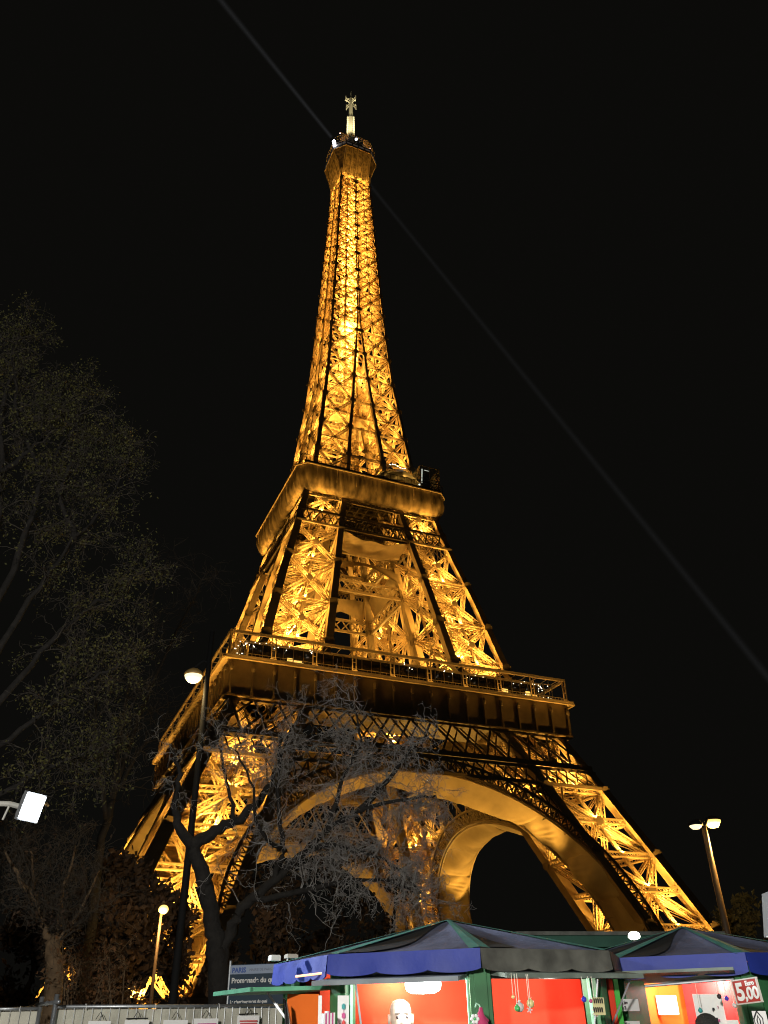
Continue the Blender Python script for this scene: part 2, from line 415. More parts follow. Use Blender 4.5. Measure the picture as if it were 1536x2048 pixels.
second = sk.build('second_floor_sheeting', CLOTH_S, tower, smooth=True)
tr = MB(); pr = ring_pts(20.7, 2.2)
for i in range(8):
    tr.bar((*pr[i], 116.5), (*pr[(i+1) % 8], 116.5), .3, .3)
tr.build('gallery_edge', IRON, second)
sm = MB(); 
for i in range(8):                                            # seams between the sheets
    a = Vector((*pr[i], 0)); b = Vector((*pr[(i+1) % 8], 0))
    if i % 2: continue
    for q in range(7):
        p = a.lerp(b, (q+.5)/7); n = Vector((p.x, p.y, 0)); ax = Vector((0, -1, 0)) if abs(p.y) > abs(p.x) else Vector((1, 0, 0))
        s = 1 if (p.y if abs(p.y) > abs(p.x) else p.x) > 0 else -1
        e = Vector((0, s, 0)) if abs(p.y) > abs(p.x) else Vector((s, 0, 0))
        sm.bar(p+e*.02+Vector((0, 0, 116.3)), p-e*.28+Vector((0, 0, 112.6)), .07, .1)
sm.build('sheet_seam', IRON, second)
dk = MB()
dk.box((0, 0, 115.6), 36, 36, .5)
for s in (-1, 1):
    dk.box((0, s*19.9, 117.2), 38, .1, 1.3); dk.box((s*19.9, 0, 117.2), .1, 38, 1.3)
    for k in range(40):
        dk.box((-19.5+k, s*19.7, 118.4), .07, .07, 2.6); dk.box((s*19.7, -19.5+k, 118.4), .07, .07, 2.6)
    dk.box((0, s*19.7, 119.7), 39.4, .12, .12); dk.box((s*19.7, 0, 119.7), .12, 39.4, .12)
dk.box((0, -12, 118.4), 20, 5, 4.4)
for k in range(15):
    dk.box((-16.8+2.4*k, 0, 114.7), .3, 33, 1.3); dk.box((0, -16.8+2.4*k, 114.4), 33, .25, .8)
dk.build('second_floor_deck', DECK, second)
ws = MB()
for k in range(22): ws.box((-8+k*.62, -14.7, 118.9), .3, .12, 1.5)
ws.build('lit_window', mat('dim_lit_window', (.5, .4, .3), .5, emit=(1, .75, .45), estr=.5), second)
gb = MB()
for x in (13.5, 19.2):
    gb.box((x, -16.4, 121.2), .12, 5.5, 8.2)
gb.box((16.35, -19.1, 121.2), 5.6, .1, 8.2)
gb.build('glass_screen', mat('smoky_glass', (.12, .13, .12), .12, alpha=.55), second)
gf = MB()
for z in (117.2, 121.2, 125.3):
    gf.bar((13.5, -19.2, z), (19.2, -19.2, z), .14); gf.bar((19.2, -19.2, z), (19.2, -13.6, z), .14)
for x in (13.5, 16.3, 19.2): gf.bar((x, -19.2, 117), (x, -19.2, 125.3), .14)
gf.build('screen_frame', IRON_D, second)
tent = MB()
tent.grid(lambda u, v: Vector((1.5+13.5*u, -19.3+6*v, 116.6+6.8*math.sin(math.pi*min(1, u*.9+.08))**.6*(.55+.45*math.sin(math.pi*(v*.8+.15)))+.4*math.sin(u*13+v*7))), 20, 12)
tent.build('work_tent', mat('black_tarpaulin', (.02, .018, .015), .45, bump=.6, bscale=1.2), second, smooth=True)
wl = MB()
for k in range(7): wl.box((5.0+k*.72, -18.6, 123.6+.35*math.sin(k)), .4, .12, .16)
wl.bar((14.2, -18.4, 120.2), (14.5, -18.4, 124.8), .22); wl.box((15.6, -18.8, 124.3), 1.4, .1, .12); wl.box((12.5, -18.6, 118.6), 1.3, .1, .35); wl.box((13.4, -18.6, 119.3), .4, .1, .3)
wl.build('work_lamp', mat('work_lamp_glass', (.8, .8, .8), .4, emit=(.95, 1, .85), estr=2.2), second)

# the upper shaft, built as one quarter and copied round
sl = [116.5, 127.35, 138, 148.8, 159.6, 170, 180, 190, 199.5, 209.2, 218, 226, 233.2, 240.3, 247, 253, 258.7, 264.5]
def build_shaft(parent):
    br = MB(); gs = MB()
    for zl, zh in zip(sl, sl[1:]):
        big = zl < 178; gw = float(np.interp(zl, [116, 180, 260], [.62, .5, .42])); t = float(np.interp(zl, [116, 180, 260], [.13, .115, .1])); ins = colw(zl)*.5
        fcs = FACES if zl < 165 else FACES[:2]
        for a, b, n in fcs:
            sb = Vector(n)*-.2
            A0, A1, B0, B1 = corner(a, zl, ins)+sb, corner(a, zh, ins)+sb, corner(b, zl, ins)+sb, corner(b, zh, ins)+sb
            br.girder(A0, B1, gw, n, .45, t); br.girder(B0, A1, gw, n, .45, t); br.girder(A0, B0, gw*.8, n, .45, t)
            m0, m1 = (A0+B0)/2, (A1+B1)/2
            br.girder((A0+A1)/2, (B0+B1)/2, gw*.5, n, .25, t*.7)
            if not big: br.girder(m0, m1, gw*.45, n, .25, t*.6)
            if not big: br.girder((A0+A1)/2, m1, gw*.5, n, .3, t*.7); br.girder((B0+B1)/2, m1, gw*.5, n, .3, t*.7)
            gs_s = float(np.interp(zl, [116, 180, 260], [1.8, 1.5, 1.2]))
            for p in (A0, B0): gusset(gs, p-sb+Vector(n)*(ins+.03), n, gs_s)
            gusset(gs, (A0+B0+A1+B1)/4+Vector(n)*.5, n, gs_s*.45)
        c = [corner(k, zl, ins*1.4) for k in range(4)]
        br.girder(c[0], c[3], .5, (0, 0, 1), .4, .1)
        # bracing across the gap between legs
        i0, i1, o0, o1 = I(zl), I(zh), O(zl)-ins, O(zh)-ins
        if i0 > .8:
            br.girder((-i0, -o0, zl), (i0, -o0, zl), gw*.6, (0, -1, 0), .4, .1)
    br.cur = 1; br.add(gs.v, gs.f); sh = br.build('shaft_corner', [IRON, IRON_D], parent)
    zz = [116, 122, 127.35, 138, 148.8, 159.6, 170, 180, 190, 199.5, 209.5, 218, 226, 233, 240, 247, 253, 258.7, 265]
    for k in range(4):
        if k == 3: z_ = [z for z in zz if z < 172]
        else: z_ = zz
        cb = MB(); sweep(cb, lambda z: corner(k, z, colw(z)/2), z_, (colw if k == 0 else lambda z: colw(z)*(1 if z < 172 else .62))); cb.build('column', IRON_C, sh)
    return sh
s0 = build_shaft(tower)
for k in (1, 2, 3):
    c = copy_tree(s0, tower); c.rotation_euler.z = k*math.pi/2
core = MB()
for x in (-1, 1):
    for y in (-1, 1):
        for z0, z1 in zip(sl, sl[1:]):
            f0, f1 = min(2.1, O(z0)*.32), min(2.1, O(z1)*.32)
            core.girder((x*f0, y*f0, z0), (x*f1, y*f1, z1), .55, (x, 0, 0), .5, .12)
for i, z in enumerate(np.arange(118, 262, 2.4)):
    f = min(2.3, O(z)*.34)
    core.bar((-f, -f, z), (f, -f, z), .22, .3); core.bar((f, -f, z), (f, f, z+1.2), .22, .3); core.bar((f, f, z+1.2), (-f, f, z+1.2), .22, .3); core.bar((-f, f, z+1.2), (-f, -f, z), .22, .3)
    core.bar((-f, f, z), (f, f, z+2.4), .4, .15); core.bar((f, f, z), (-f, f, z+2.4), .3, .15)
core.build('lift_shaft', IRON, tower)
for z in (190, 147):
    plat = MB(); r_ = (O(z)-.9)*(.6 if z == 190 else 1); plat.box((0, 0, z-.3), r_*1.3, r_*1.3, .3)
    plat.build('intermediate_platform', IRON, tower)

# summit
su = MB()
def oct_shell(levels):
    rows = [[Vector((x, y, z)) for x, y in ring_pts(w_, ch)] for z, w_, ch in levels]
    su.add([p for r_ in rows for p in r_], [(i*8+j, i*8+(j+1) % 8, (i+1)*8+(j+1) % 8, (i+1)*8+j) for i in range(len(rows)-1) for j in range(8)])
oct_shell([(262.6, 5.95, .5), (265.5, 6.4, .9), (268.5, 7.2, 1.7), (271.5, 8.2, 2.8), (274.4, 9.25, 3.9), (275.0, 9.35, 4.0)])
summit = su.build('summit_platform', mat('summit_underside_paint', (.40, .29, .15), .6, noise=.75, nscale=.8), tower)
summit.scale = (.92, .92, 1)
rb = MB()
for i in range(8):
    lv = [(262.6, 5.95, .5), (268.5, 7.2, 1.7), (275.0, 9.35, 4.0)]
    for (z, w_, c), (z2, w2, c2) in zip(lv, lv[1:]):
        p = Vector((*ring_pts(w_+.05, c)[i], z)); q = Vector((*ring_pts(w2+.05, c2)[i], z2)); rb.bar(p, q, .25, .2)
    rb.bar((*ring_pts(9.4, 4.0)[i], 275.0), (*ring_pts(9.4, 4.0)[(i+1) % 8], 275.0), .3, .3)
for k in range(5):
    for sgn in (-1, 1):
        x = -5+2.5*k
        for (z, w_), (z2, w2) in zip([(262.6, 6), (268.5, 7.25), (274.8, 9.3)], [(268.5, 7.25), (274.8, 9.3)]):
            rb.bar((x*.95, sgn*w_, z), (x, sgn*w2, z2), .3, .3); rb.bar((sgn*w_, x*.95, z), (sgn*w2, x, z2), .3, .3)
rb.build('bracket', IRON, summit)
su = MB(); oct_shell([(275.2, 9.3, 4.0), (278.0, 9.2, 4.0), (278.1, 7.6, 3.2)])
su.build('summit_gallery', mat('gallery_dark_paint', (.07, .05, .03), .5), summit)
wn = MB()
for i in range(8):
    a = Vector((*ring_pts(9.36, 4.0)[i], 276.7)); b = Vector((*ring_pts(9.36, 4.0)[(i+1) % 8], 276.7))
    m = 4 if i % 2 == 0 else 3
    for q in range(m): wn.bar(a.lerp(b, (q+.12)/m), a.lerp(b, (q+.88)/m), .08, .75)
wn.build('gallery_window', mat('grey_window', (.22, .2, .19), .3, emit=(.5, .42, .36), estr=.06), summit)
cg = MB()
for i in range(8):
    a = Vector((*ring_pts(8.9, 3.9)[i], 0)); b = Vector((*ring_pts(8.9, 3.9)[(i+1) % 8], 0)); m = 7
    for q in range(m):
        p = a.lerp(b, q/m); cg.bar(p+Vector((0, 0, 278)), p+Vector((0, 0, 283.4)), .09); p2 = p*.8; cg.bar(p+Vector((0, 0, 283.4)), p2+Vector((0, 0, 285)), .09)
    for z in (279.4, 281.4, 283.4): cg.bar(a+Vector((0, 0, z)), b+Vector((0, 0, z)), .1)
cg.build('safety_cage', IRON_D, summit)
cab = MB(); cab.box((0, 0, 281.5), 8.4, 8.4, 7.2); cab.lathe((0, 0, 285), [(4.9, 0), (4.2, 1.4), (3, 3), (2.1, 5)], 16)
cab.build('summit_cabin', IRON_D, summit)
for sx, sy in ((-1, -1), (1, -1), (1, 1), (-1, 1)):
    hp = MB()
    for k in range(6):
        a = k*math.pi/5
        hp.tube([(sx*4.9+.5*(k-2.5)*sx, sy*4.9, 283.6), (sx*4.9+.55*(k-2.5)*sx, sy*6.4, 286), (sx*4.4+.55*(k-2.5)*sx, sy*5.6, 287.4)], .26, 5)
    hp.build('dish_antenna', IRON, summit)
mast = MB()
mast.lathe((0, 0, 286), [(1.7, 0), (1.6, 6), (1.6, 16), (1.5, 22), (.95, 22.3), (.85, 31), (.6, 37), (.25, 38), (.16, 42.0)], 10)
for k in range(11):
    z = 293+k*1.4
    for a in range(4): mast.box((1.75*math.cos(a*math.pi/2+.4), 1.75*math.sin(a*math.pi/2+.4), z), .75, .75, .55)
mo = mast.build('antenna_mast', CREAM, summit)
ap = MB()
for a in range(4):
    t = a*math.pi/2+.35; u = Vector((math.cos(t), math.sin(t), 0)); v = Vector((-u.y, u.x, 0))
    for z in (319.5,):
        for s in (-.8, .8): ap.bar(Vector((0, 0, z+s)), u*3.0+Vector((0, 0, z+s)), .3)
        ap.bar(u*3.1+Vector((0, 0, z-1.5)), u*3.1+Vector((0, 0, z+1.5)), .4)
        ap.bar(u*2.0-v*1.0+Vector((0, 0, z)), u*2.0+v*1.0+Vector((0, 0, z)), .24)
ap.build('antenna_panel', CREAM, mo)
rd = MB()
for s in (-1, 1): rd.sphere((s*6.6-1.2, -8.4, 281+s*-1.2), .22, 5)
rd.build('warning_lamp', mat('pink_warning_lamp', (.8, .5, .5), .4, emit=(1, .62, .5), estr=4), summit)
# beacon and its two beams
bc = MB(); bc.sphere((-9.6, -6.2, 278.6), .75, 7); bc.box((-9.3, -6.0, 277.4), .9, .9, 1.6); bc.sphere((-.4, -7.6, 283.5), .5, 6)
bc.build('beacon_lamp', mat('beacon_glass', (.8, .8, .9), .3, emit=(.8, .85, 1), estr=9), summit)
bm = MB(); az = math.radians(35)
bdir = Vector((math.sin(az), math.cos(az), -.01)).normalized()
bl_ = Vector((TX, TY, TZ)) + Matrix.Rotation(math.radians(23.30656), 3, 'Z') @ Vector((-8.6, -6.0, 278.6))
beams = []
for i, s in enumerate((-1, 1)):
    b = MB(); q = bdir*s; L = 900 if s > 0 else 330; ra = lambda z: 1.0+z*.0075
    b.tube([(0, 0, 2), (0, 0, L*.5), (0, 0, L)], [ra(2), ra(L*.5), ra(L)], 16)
    m = bpy.data.materials.new('glowing_beam_volume'); m.use_nodes = True; nt = m.node_tree; N_ = nt.nodes.new  # the beam is put in as a self-glowing cone, not scattered lamplight
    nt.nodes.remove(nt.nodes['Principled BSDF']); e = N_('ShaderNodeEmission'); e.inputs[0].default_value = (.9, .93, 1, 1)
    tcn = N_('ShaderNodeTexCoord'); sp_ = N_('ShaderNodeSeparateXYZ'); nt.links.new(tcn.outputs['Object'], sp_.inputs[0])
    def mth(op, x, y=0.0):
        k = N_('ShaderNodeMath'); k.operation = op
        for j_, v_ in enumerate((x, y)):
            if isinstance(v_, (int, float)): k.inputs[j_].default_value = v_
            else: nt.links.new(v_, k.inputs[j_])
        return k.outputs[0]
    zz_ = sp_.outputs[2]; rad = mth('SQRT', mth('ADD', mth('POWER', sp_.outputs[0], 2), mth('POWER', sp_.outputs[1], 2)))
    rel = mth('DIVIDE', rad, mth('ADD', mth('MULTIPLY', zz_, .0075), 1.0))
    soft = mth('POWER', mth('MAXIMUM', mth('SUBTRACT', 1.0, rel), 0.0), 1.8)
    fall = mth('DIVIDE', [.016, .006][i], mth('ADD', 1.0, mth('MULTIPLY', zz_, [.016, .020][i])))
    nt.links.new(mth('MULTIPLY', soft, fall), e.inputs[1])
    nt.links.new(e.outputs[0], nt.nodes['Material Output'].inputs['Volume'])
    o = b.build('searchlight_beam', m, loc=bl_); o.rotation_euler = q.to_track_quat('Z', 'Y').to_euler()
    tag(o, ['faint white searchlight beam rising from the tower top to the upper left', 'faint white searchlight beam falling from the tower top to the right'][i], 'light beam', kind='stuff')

# floodlights of the tower
def lp(loc, pw, col=SOD, spot=None, aim=(0, 0, 1), rad=.5, blend=.4):
    for k in range(4):
        p = Matrix.Rotation(k*math.pi/2, 3, 'Z') @ Vector(loc); a = Matrix.Rotation(k*math.pi/2, 3, 'Z') @ Vector(aim)
        light('tower_floodlight', 'SPOT', p, pw, col, rad, tower, a, spot or 165, blend)
for z, pw in ((2, 9000), (12.8, 9000), (25.2, 9000), (38, 5000), (62.5, 8000), (70, 8000), (79, 7000), (90, 5000), (105, 2500)):
    m = (O(z)+I(z))/2; lp((m, -m, z), pw*(3.6 if z < 60 else 2.8), aim=(-.32, .32, 1))
for z, pw in ((117.5, 2600), (128, 2600), (139, 2600), (150, 2400), (161, 2200)):
    m = (O(z)+I(z))/2; lp((m, -m, z), pw*3)
for z, pw in zip((168, 178, 188, 198, 207, 216, 224, 232, 240, 247, 254, 260), (7200,)*12):
    light('tower_floodlight', 'POINT', (0, -.2, z), pw*2.4, SOD, .6, tower)
# assumed, unseen strip floodlights under the canopy of the first floor, and ones for the sheeting
for k in range(4):
    rz = Matrix.Rotation(k*math.pi/2, 3, 'Z')
    light('assumed_gallery_light', 'AREA', rz @ Vector((0, -38.05, 56.4)), 900, SOD, parent=tower, aim=rz @ Vector((0, .3, 1)), size=(72, .12))
lp((26, -26, 63), 9000, spot=70, aim=(-.12, .12, 1))
light('assumed_antenna_floodlight', 'SPOT', (5, -9, 284), 50000, (1, .86, .55), .4, tower, (-.12, .2, 1), 50)  # assumed floodlights, unseen, to light the antenna white
light('assumed_antenna_floodlight', 'SPOT', (-8, -5, 284), 50000, (1, .86, .55), .4, tower, (.18, .1, 1), 50)
# added lights in the plane of the bracing, shining up to brighten its outer faces (front and left sides, both legs)
def face_lamp(z, off, pw, spot=140):
    o = O(z); i = I(z); m = (o+i)/2
    for x, y, ax, ay in ((m, -o+off, 0, .1), (-m, -o+off, 0, .1), (-o+off, m, .1, 0), (-o+off, -m, .1, 0)):
        light('added_brace_light', 'SPOT', (x, y, z), pw, SOD, .25, tower, (ax, ay, 1), spot, .5)
for z in (2, 7, 12.6, 18.8, 25.1, 31.4, 37.6): face_lamp(z, .8, 9000)
for z in (63, 66.4, 71, 77, 82.5, 89, 94, 104.5): face_lamp(z, .75, 6000)
for z in sl[:5]: face_lamp(z+.3, .27, 1500)
# assumed, unseen projectors on the first floor roof for the sheeting of the second floor, under the arch, and round the summit
for x, y in ((-18, -35), (-6, -35), (6, -35), (18, -35), (-35, -18), (-35, -6), (-35, 6), (-35, 18)):
    d = Vector((x*.95-x, -19.5-y, 50)) if abs(y) > 34 else Vector((-19.5-x, y*.95-y, 50))
    light('assumed_sheeting_projector', 'SPOT', (x, y, 62.3), 3200, SOD, .4, tower, d, 26, .6)
lp((30, -47, 9), 60000, aim=(-.8, .15, .8), spot=75)
lp((-30, -47, 9), 7000, aim=(.8, .15, .8), spot=75)
for k in (0, 1, 2, 3):
    rz = Matrix.Rotation(k*math.pi/2, 3, 'Z')
    for x in (-3, 3): light('assumed_summit_projector', 'SPOT', rz @ Vector((x, -7.6, 257.5)), 2700, SOD, .3, tower, rz @ Vector((0, -.05, 1)), 90)

# ---------------------------------------------------------------- market kiosks
GREEN = mat('green_painted_wood', (.035, .15, .055), .5, noise=.25, nscale=6)
DKGREEN = mat('dark_green_fabric', (.02, .075, .05), .7, noise=.2, nscale=3)
TEAL = mat('teal_trim_fabric', (.06, .22, .18), .65, noise=.2, nscale=4)
GREYBLUE = mat('grey_blue_fabric', (.10, .11, .17), .75, noise=.5, nscale=1.3, bump=.6, bscale=5)
BLACKF = mat('black_fabric', (.008, .009, .009), .8)
BLUE = mat('royal_blue_fabric', (.014, .032, .26), .6, noise=.15, nscale=3, bump=.15, bscale=6)
GREYV = mat('stained_grey_fabric', (.10, .10, .085), .7, noise=.5, nscale=5, bump=.15, bscale=6)
RED = mat('red_backdrop_cloth', (.78, .055, .02), .85, noise=.12, nscale=1.5, bump=.15, bscale=3)
ORANGE_R = mat('orange_red_backdrop_cloth', (.80, .075, .028), .85, noise=.1, nscale=1.5, bump=.15, bscale=3)
REDD = mat('crimson_backdrop_cloth', (.62, .02, .02), .85, noise=.3, nscale=2, bump=.2, bscale=3)
ORANGE = mat('orange_backdrop_cloth', (.85, .16, .012), .85, noise=.1, nscale=2, bump=.15, bscale=3)
BOARD = mat('weathered_flap_board', (.16, .20, .17), .6, noise=.35, nscale=5)
PAPER = mat('white_paper', (.82, .82, .80), .7)
STEEL = mat('galvanised_steel', (.42, .44, .46), .4, metal=.75, noise=.2, nscale=8)
CORD = mat('pale_cord', (.75, .72, .6), .7)
WOODG = mat('pale_green_edge_strip', (.25, .55, .38), .5)

def octagon(c, R, a0): return [Vector((c.x+R*math.cos(a0-i*math.pi/4), c.y+R*math.sin(a0-i*math.pi/4), 0)) for i in range(8)]
def wavy_valance(mb, a, b, zt, zb, waves, amp, out, thick=.012, seed=0):
    r = random.Random(seed); n = 36; d = (b-a); L = d.length; d = d/L; nr = Vector((d.y, -d.x, 0))
    if nr.dot(out) < 0: nr = -nr
    fr, bk = [], []
    for i in range(n+1):
        u = i/n; p = a.lerp(b, u); lip = abs(math.sin(u*waves*math.pi))**.6
        z1 = zb + amp*(1-lip) ; bow = .006*math.sin(u*waves*math.pi*2+1)
        for j in range(4):
            v = j/3; q = p + nr*(.01+bow*v+.01*v); fr.append(Vector((q.x, q.y, zt+(z1-zt)*v)))
    mb.add(fr, [(i*4+j, (i+1)*4+j, (i+1)*4+j+1, i*4+j+1) for i in range(n) for j in range(3)])
    bk = [p-nr*thick for p in fr]
    mb.add(bk, [(i*4+j+1, (i+1)*4+j+1, (i+1)*4+j, i*4+j) for i in range(n) for j in range(3)])
def facet(mb, a, b, top, rows, ofs=0):                       # a sloping roof facet as strips cut along the eaves direction
    for (u0, v0, u1, v1, u2, v2, u3, v3, mi) in rows:
        mb.cur = mi
        q = lambda u, v: a.lerp(b, u)*(1-v)+top*v
        mb.add([q(u0, v0), q(u1, v1), q(u2, v2), q(u3, v3)], [(0, 1, 2, 3)])
    mb.cur = 0
def roof(parent, c, R, a0, zt, zp, name='roof', inset=1.0):
    pts = octagon(c, R, a0); top = Vector((c.x, c.y, zp)); m = MB()
    for i in range(8):
        a = pts[i]+Vector((0, 0, zt)); b = pts[(i+1) % 8]+Vector((0, 0, zt)); g = 10
        def q(u, v):
            p = a.lerp(b, u)*(1-v)+top*v; p.z -= .05*math.sin(math.pi*v)*math.sin(math.pi*u)**.5 if 0 < u < 1 else 0
            return p
        m.cur = 0
        m.grid(lambda u, v: q(u, v*.985), g, g)
    o = m.build(name, GREYBLUE, parent, smooth=True)
    for i in range(8):                                        # teal welts along the hips, black gores beside them
        a = pts[i]+Vector((0, 0, zt)); d = (top-a); tang = Vector((-(a-c).y, (a-c).x, 0)).normalized()
        w1 = MB(); n = 8
        for s in (-1, 1):
            vs = []
            for k in range(n+1):
                p = a.lerp(top, k/n)+Vector((0, 0, .016)); wd = .085*(1-.75*k/n)
                vs += [p, p+tang*s*wd-Vector((0, 0, wd*.12))]
            w1.add(vs, [(2*k, 2*k+1, 2*k+3, 2*k+2) for k in range(n)])
        w1.build('roof_welt', TEAL, o)
        bg_ = MB(); e = pts[(i+1) % 8]+Vector((0, 0, zt))
        vs = []
        for k in range(n+1):
            t_ = k/n; p = a.lerp(top, t_); q2 = a.lerp(e, .05*(1-t_)); 
            u0, u1 = .06, .06+.30*(math.sin(math.pi*(.25+.72*t_)))
            f = lambda u: (a.lerp(e, u)*(1-t_)+top*t_)+Vector((0, 0, .009))-Vector((0, 0, .05*math.sin(math.pi*t_)*math.sin(math.pi*u)**.5))+Vector((0, 0, .006))
            vs += [f(u0), f((u0+u1)/2), f(u1)]
        bg_.add(vs, [(3*k+j, 3*k+j+1, 3*k+j+4, 3*k+j+3) for k in range(n) for j in (0, 1)])
        if i % 2 == 0 or True: bg_.build('roof_gore', BLACKF, o)
    return o

kc = Vector((.655, 8.93, 0)); KR = 1.70
B_ = Vector((-.49, 7.61, 0)); a0 = math.atan2(B_.y-kc.y, B_.x-kc.x)+math.pi/4*1
# going round: index 0 = left corner (A), 1 = B, 2 = C, 3 = D ...  (angles grow towards the right along the front)
def octa(c, R, aB): return [Vector((c.x+R*math.cos(aB+(i-1)*math.pi/4), c.y+R*math.sin(aB+(i-1)*math.pi/4), 0)) for i in range(8)]
def octagon(c, R, a0): return octa(c, R, a0)
aB = math.atan2(B_.y-kc.y, B_.x-kc.x)
kiosk = empty('market_kiosk', (0, 0, 0))
tag(kiosk, 'octagonal market kiosk with red backdrop and a bright lamp, left of the two lit ones', 'kiosk', 'kiosks of the night market')
KP = octa(kc, KR, aB)
ZT, ZB = 2.24, 2.10
roof(kiosk, kc, KR*.99, aB, ZT, 2.6)
vm = [BLUE, BLUE, GREYV, GREYV, BLUE, BLUE, BLUE, GREYV]
for i in range(8):
    a, b = KP[i], KP[(i+1) % 8]; mb = MB()
    wavy_valance(mb, a, b, ZT+.005, ZB-(.02 if i != 0 else .035), 3 if i else 4, .024, a+b-2*kc, seed=i)
    mb.build('valance', vm[i], kiosk, smooth=True)
WR = 1.52
WP = octa(kc, WR, aB)
for i in range(8):                                            # posts of the kiosk, to the ground
    pm = MB(); p = WP[i]; d = (p-kc).normalized(); ang = math.atan2(d.y, d.x)
    pm.box((p.x, p.y, 1.08), .13, .17, 2.16, ang); pm.box((p.x+d.x*.075, p.y+d.y*.075, 1.08), .02, .10, 2.12, ang)
    pm.build('post', GREEN, kiosk)
    em = MB(); t = Vector((-d.y, d.x, 0))
    for s_ in (-1, 1): q = p+t*s_*.095-d*.0; em.box((q.x, q.y, 1.1), .03, .012, 2.05, ang)
    em.build('edge_strip', WOODG, kiosk)
for i in range(8):                                            # counter fronts and closed back panels
    a, b = WP[i], WP[(i+1) % 8]; mb = MB(); d = (b-a).normalized(); ang = math.atan2(d.y, d.x); c = (a+b)/2
    L = (b-a).length-.16
    if i in (0, 1, 2):
        mb.box((c.x, c.y, .5), L, .05, 1.0, ang); o_ = (c-kc).normalized(); mb.box((c.x+o_.x*.1, c.y+o_.y*.1, 1.02), L, .4, .04, ang)
        mb.build('counter', GREEN, kiosk)
    else:
        mb.box((c.x, c.y, 1.08), L, .04, 2.14, ang); mb.build('wall_panel', GREEN, kiosk)
def cloth(pts, zt, zb, m, parent, name='backdrop', amp=.03, f=9, seed=0, nz=8):
    mb = MB(); r = random.Random(seed); ph = r.uniform(0, 6)
    cum = [0]
    for a, b in zip(pts, pts[1:]): cum.append(cum[-1]+(b-a).length)
    T_ = cum[-1]
    def fn(u, v):
        s = u*T_; k = max(j for j in range(len(pts)-1) if cum[j] <= s+1e-9); t = (s-cum[k])/(cum[k+1]-cum[k]); p = pts[k].lerp(pts[k+1], min(1, t))
        d = (pts[k+1]-pts[k]).normalized(); nr = Vector((-d.y, d.x, 0))
        return Vector((p.x, p.y, zt+(zb-zt)*v)) + nr*amp*(math.sin(s*f+ph+v*1.3)*.6+math.sin(s*f*2.3+ph-v*2.2)*.4)*(.25+v)
    mb.grid(fn, 60, nz)
    return mb.build(name, m, parent, smooth=True)
IP = octa(kc, 1.40, aB)
cloth([IP[3]*.99+kc*.01, IP[4], IP[5], IP[6], IP[7], IP[0]], 2.2, .2, RED, kiosk, amp=.02, f=5)
fl0 = lambda x, r_: Vector((P(x, 2000, r_).x, P(x, 2000, r_).y, 0))
cloth([fl0(640, 8.55), fl0(800, 8.5), fl0(955, 8.5)], 2.19, .3, ORANGE_R, kiosk, amp=.045, f=7, seed=6)
cloth([fl0(965, 8.4), fl0(1090, 8.45), fl0(1212, 8.7)], 2.19, .3, RED, kiosk, amp=.05, f=8, seed=8)
ce = MB(); ce.add([p+Vector((0, 0, 2.19)) for p in octa(kc, 1.42, aB)], [tuple(range(8))]); ce.build('ceiling', mat('ceiling_board', (.55, .35, .15), .7), kiosk)
flo = MB(); flo.add([p+Vector((0, 0, .2)) for p in octa(kc, 1.4, aB)], [tuple(range(8))]); flo.build('floor_deck', mat('plank_floor', (.2, .14, .09), .8), kiosk)
# yellow cloth strip behind the lamp
def flap(a, b, zh, zo, reach, out, m, thick=.03, name='flap'):
    mb = MB(); o_ = out.normalized()*reach
    t = Vector((0, 0, thick))
    v = [a+Vector((0, 0, zh)), b+Vector((0, 0, zh)), b+o_+Vector((0, 0, zo)), a+o_+Vector((0, 0, zo))]
    mb.add(v+[p+t for p in v], [(3, 2, 1, 0), (4, 5, 6, 7), (0, 1, 5, 4), (1, 2, 6, 5), (2, 3, 7, 6), (3, 0, 4, 7)])
    f = mb.build(name, m, kiosk)
    e2 = MB(); e2.bar(v[3]+t*.5-o_*.02, v[2]+t*.5-o_*.02, .02, .034); e2.build('flap_edge', m, f)
    return f
nL = ((WP[0]+WP[1])/2-kc); nF = ((WP[1]+WP[2])/2-kc); nR = ((WP[2]+WP[3])/2-kc)
flap(WP[0].lerp(WP[1], .03), WP[0].lerp(WP[1], .92), 2.0, 1.985, .78, nL, mat('green_flap_board', (.08, .28, .16), .5, noise=.3, nscale=5))
flap(WP[1].lerp(WP[2], -.12), WP[1].lerp(WP[2], .93), 2.05, 2.018, .34, nF, mat('grey_flap_board', (.20, .23, .25), .55, noise=.3, nscale=4))
flap(WP[2].lerp(WP[3], .06), WP[2].lerp(WP[3], 1.25), 2.07, 2.035, .30, nR, BOARD)
def header(Wk, i, zb, c, par, m):
    a, b = Wk[i], Wk[(i+1) % 8]; d = (b-a).normalized(); q = (a+b)/2; hb_ = MB(); hb_.box((q.x, q.y, (zb+2.2)/2), (b-a).length-.02, .03, 2.2-zb, math.atan2(d.y, d.x)); hb_.build('header_board', m, par)
HDR = mat('grey_header_board', (.13, .15, .15), .6, noise=.3, nscale=4)
header(WP, 1, 2.035, kc, kiosk, HDR); header(WP, 2, 2.04, kc, kiosk, HDR)
st = lambda *a: (lambda m: (m.bar(*a), m.build('flap_strut', STEEL, kiosk)))(MB())
st(WP[0].lerp(WP[1], .6)+nL.normalized()*.5+Vector((0, 0, 1.99)), WP[0].lerp(WP[1], .75)+nL.normalized()*.06+Vector((0, 0, 1.45)), .018)
st(WP[1].lerp(WP[2], .13)+nF.normalized()*.1+Vector((0, 0, 2.04)), WP[1].lerp(WP[2], .2)+nF.normalized()*.05+Vector((0, 0, 1.4)), .014)
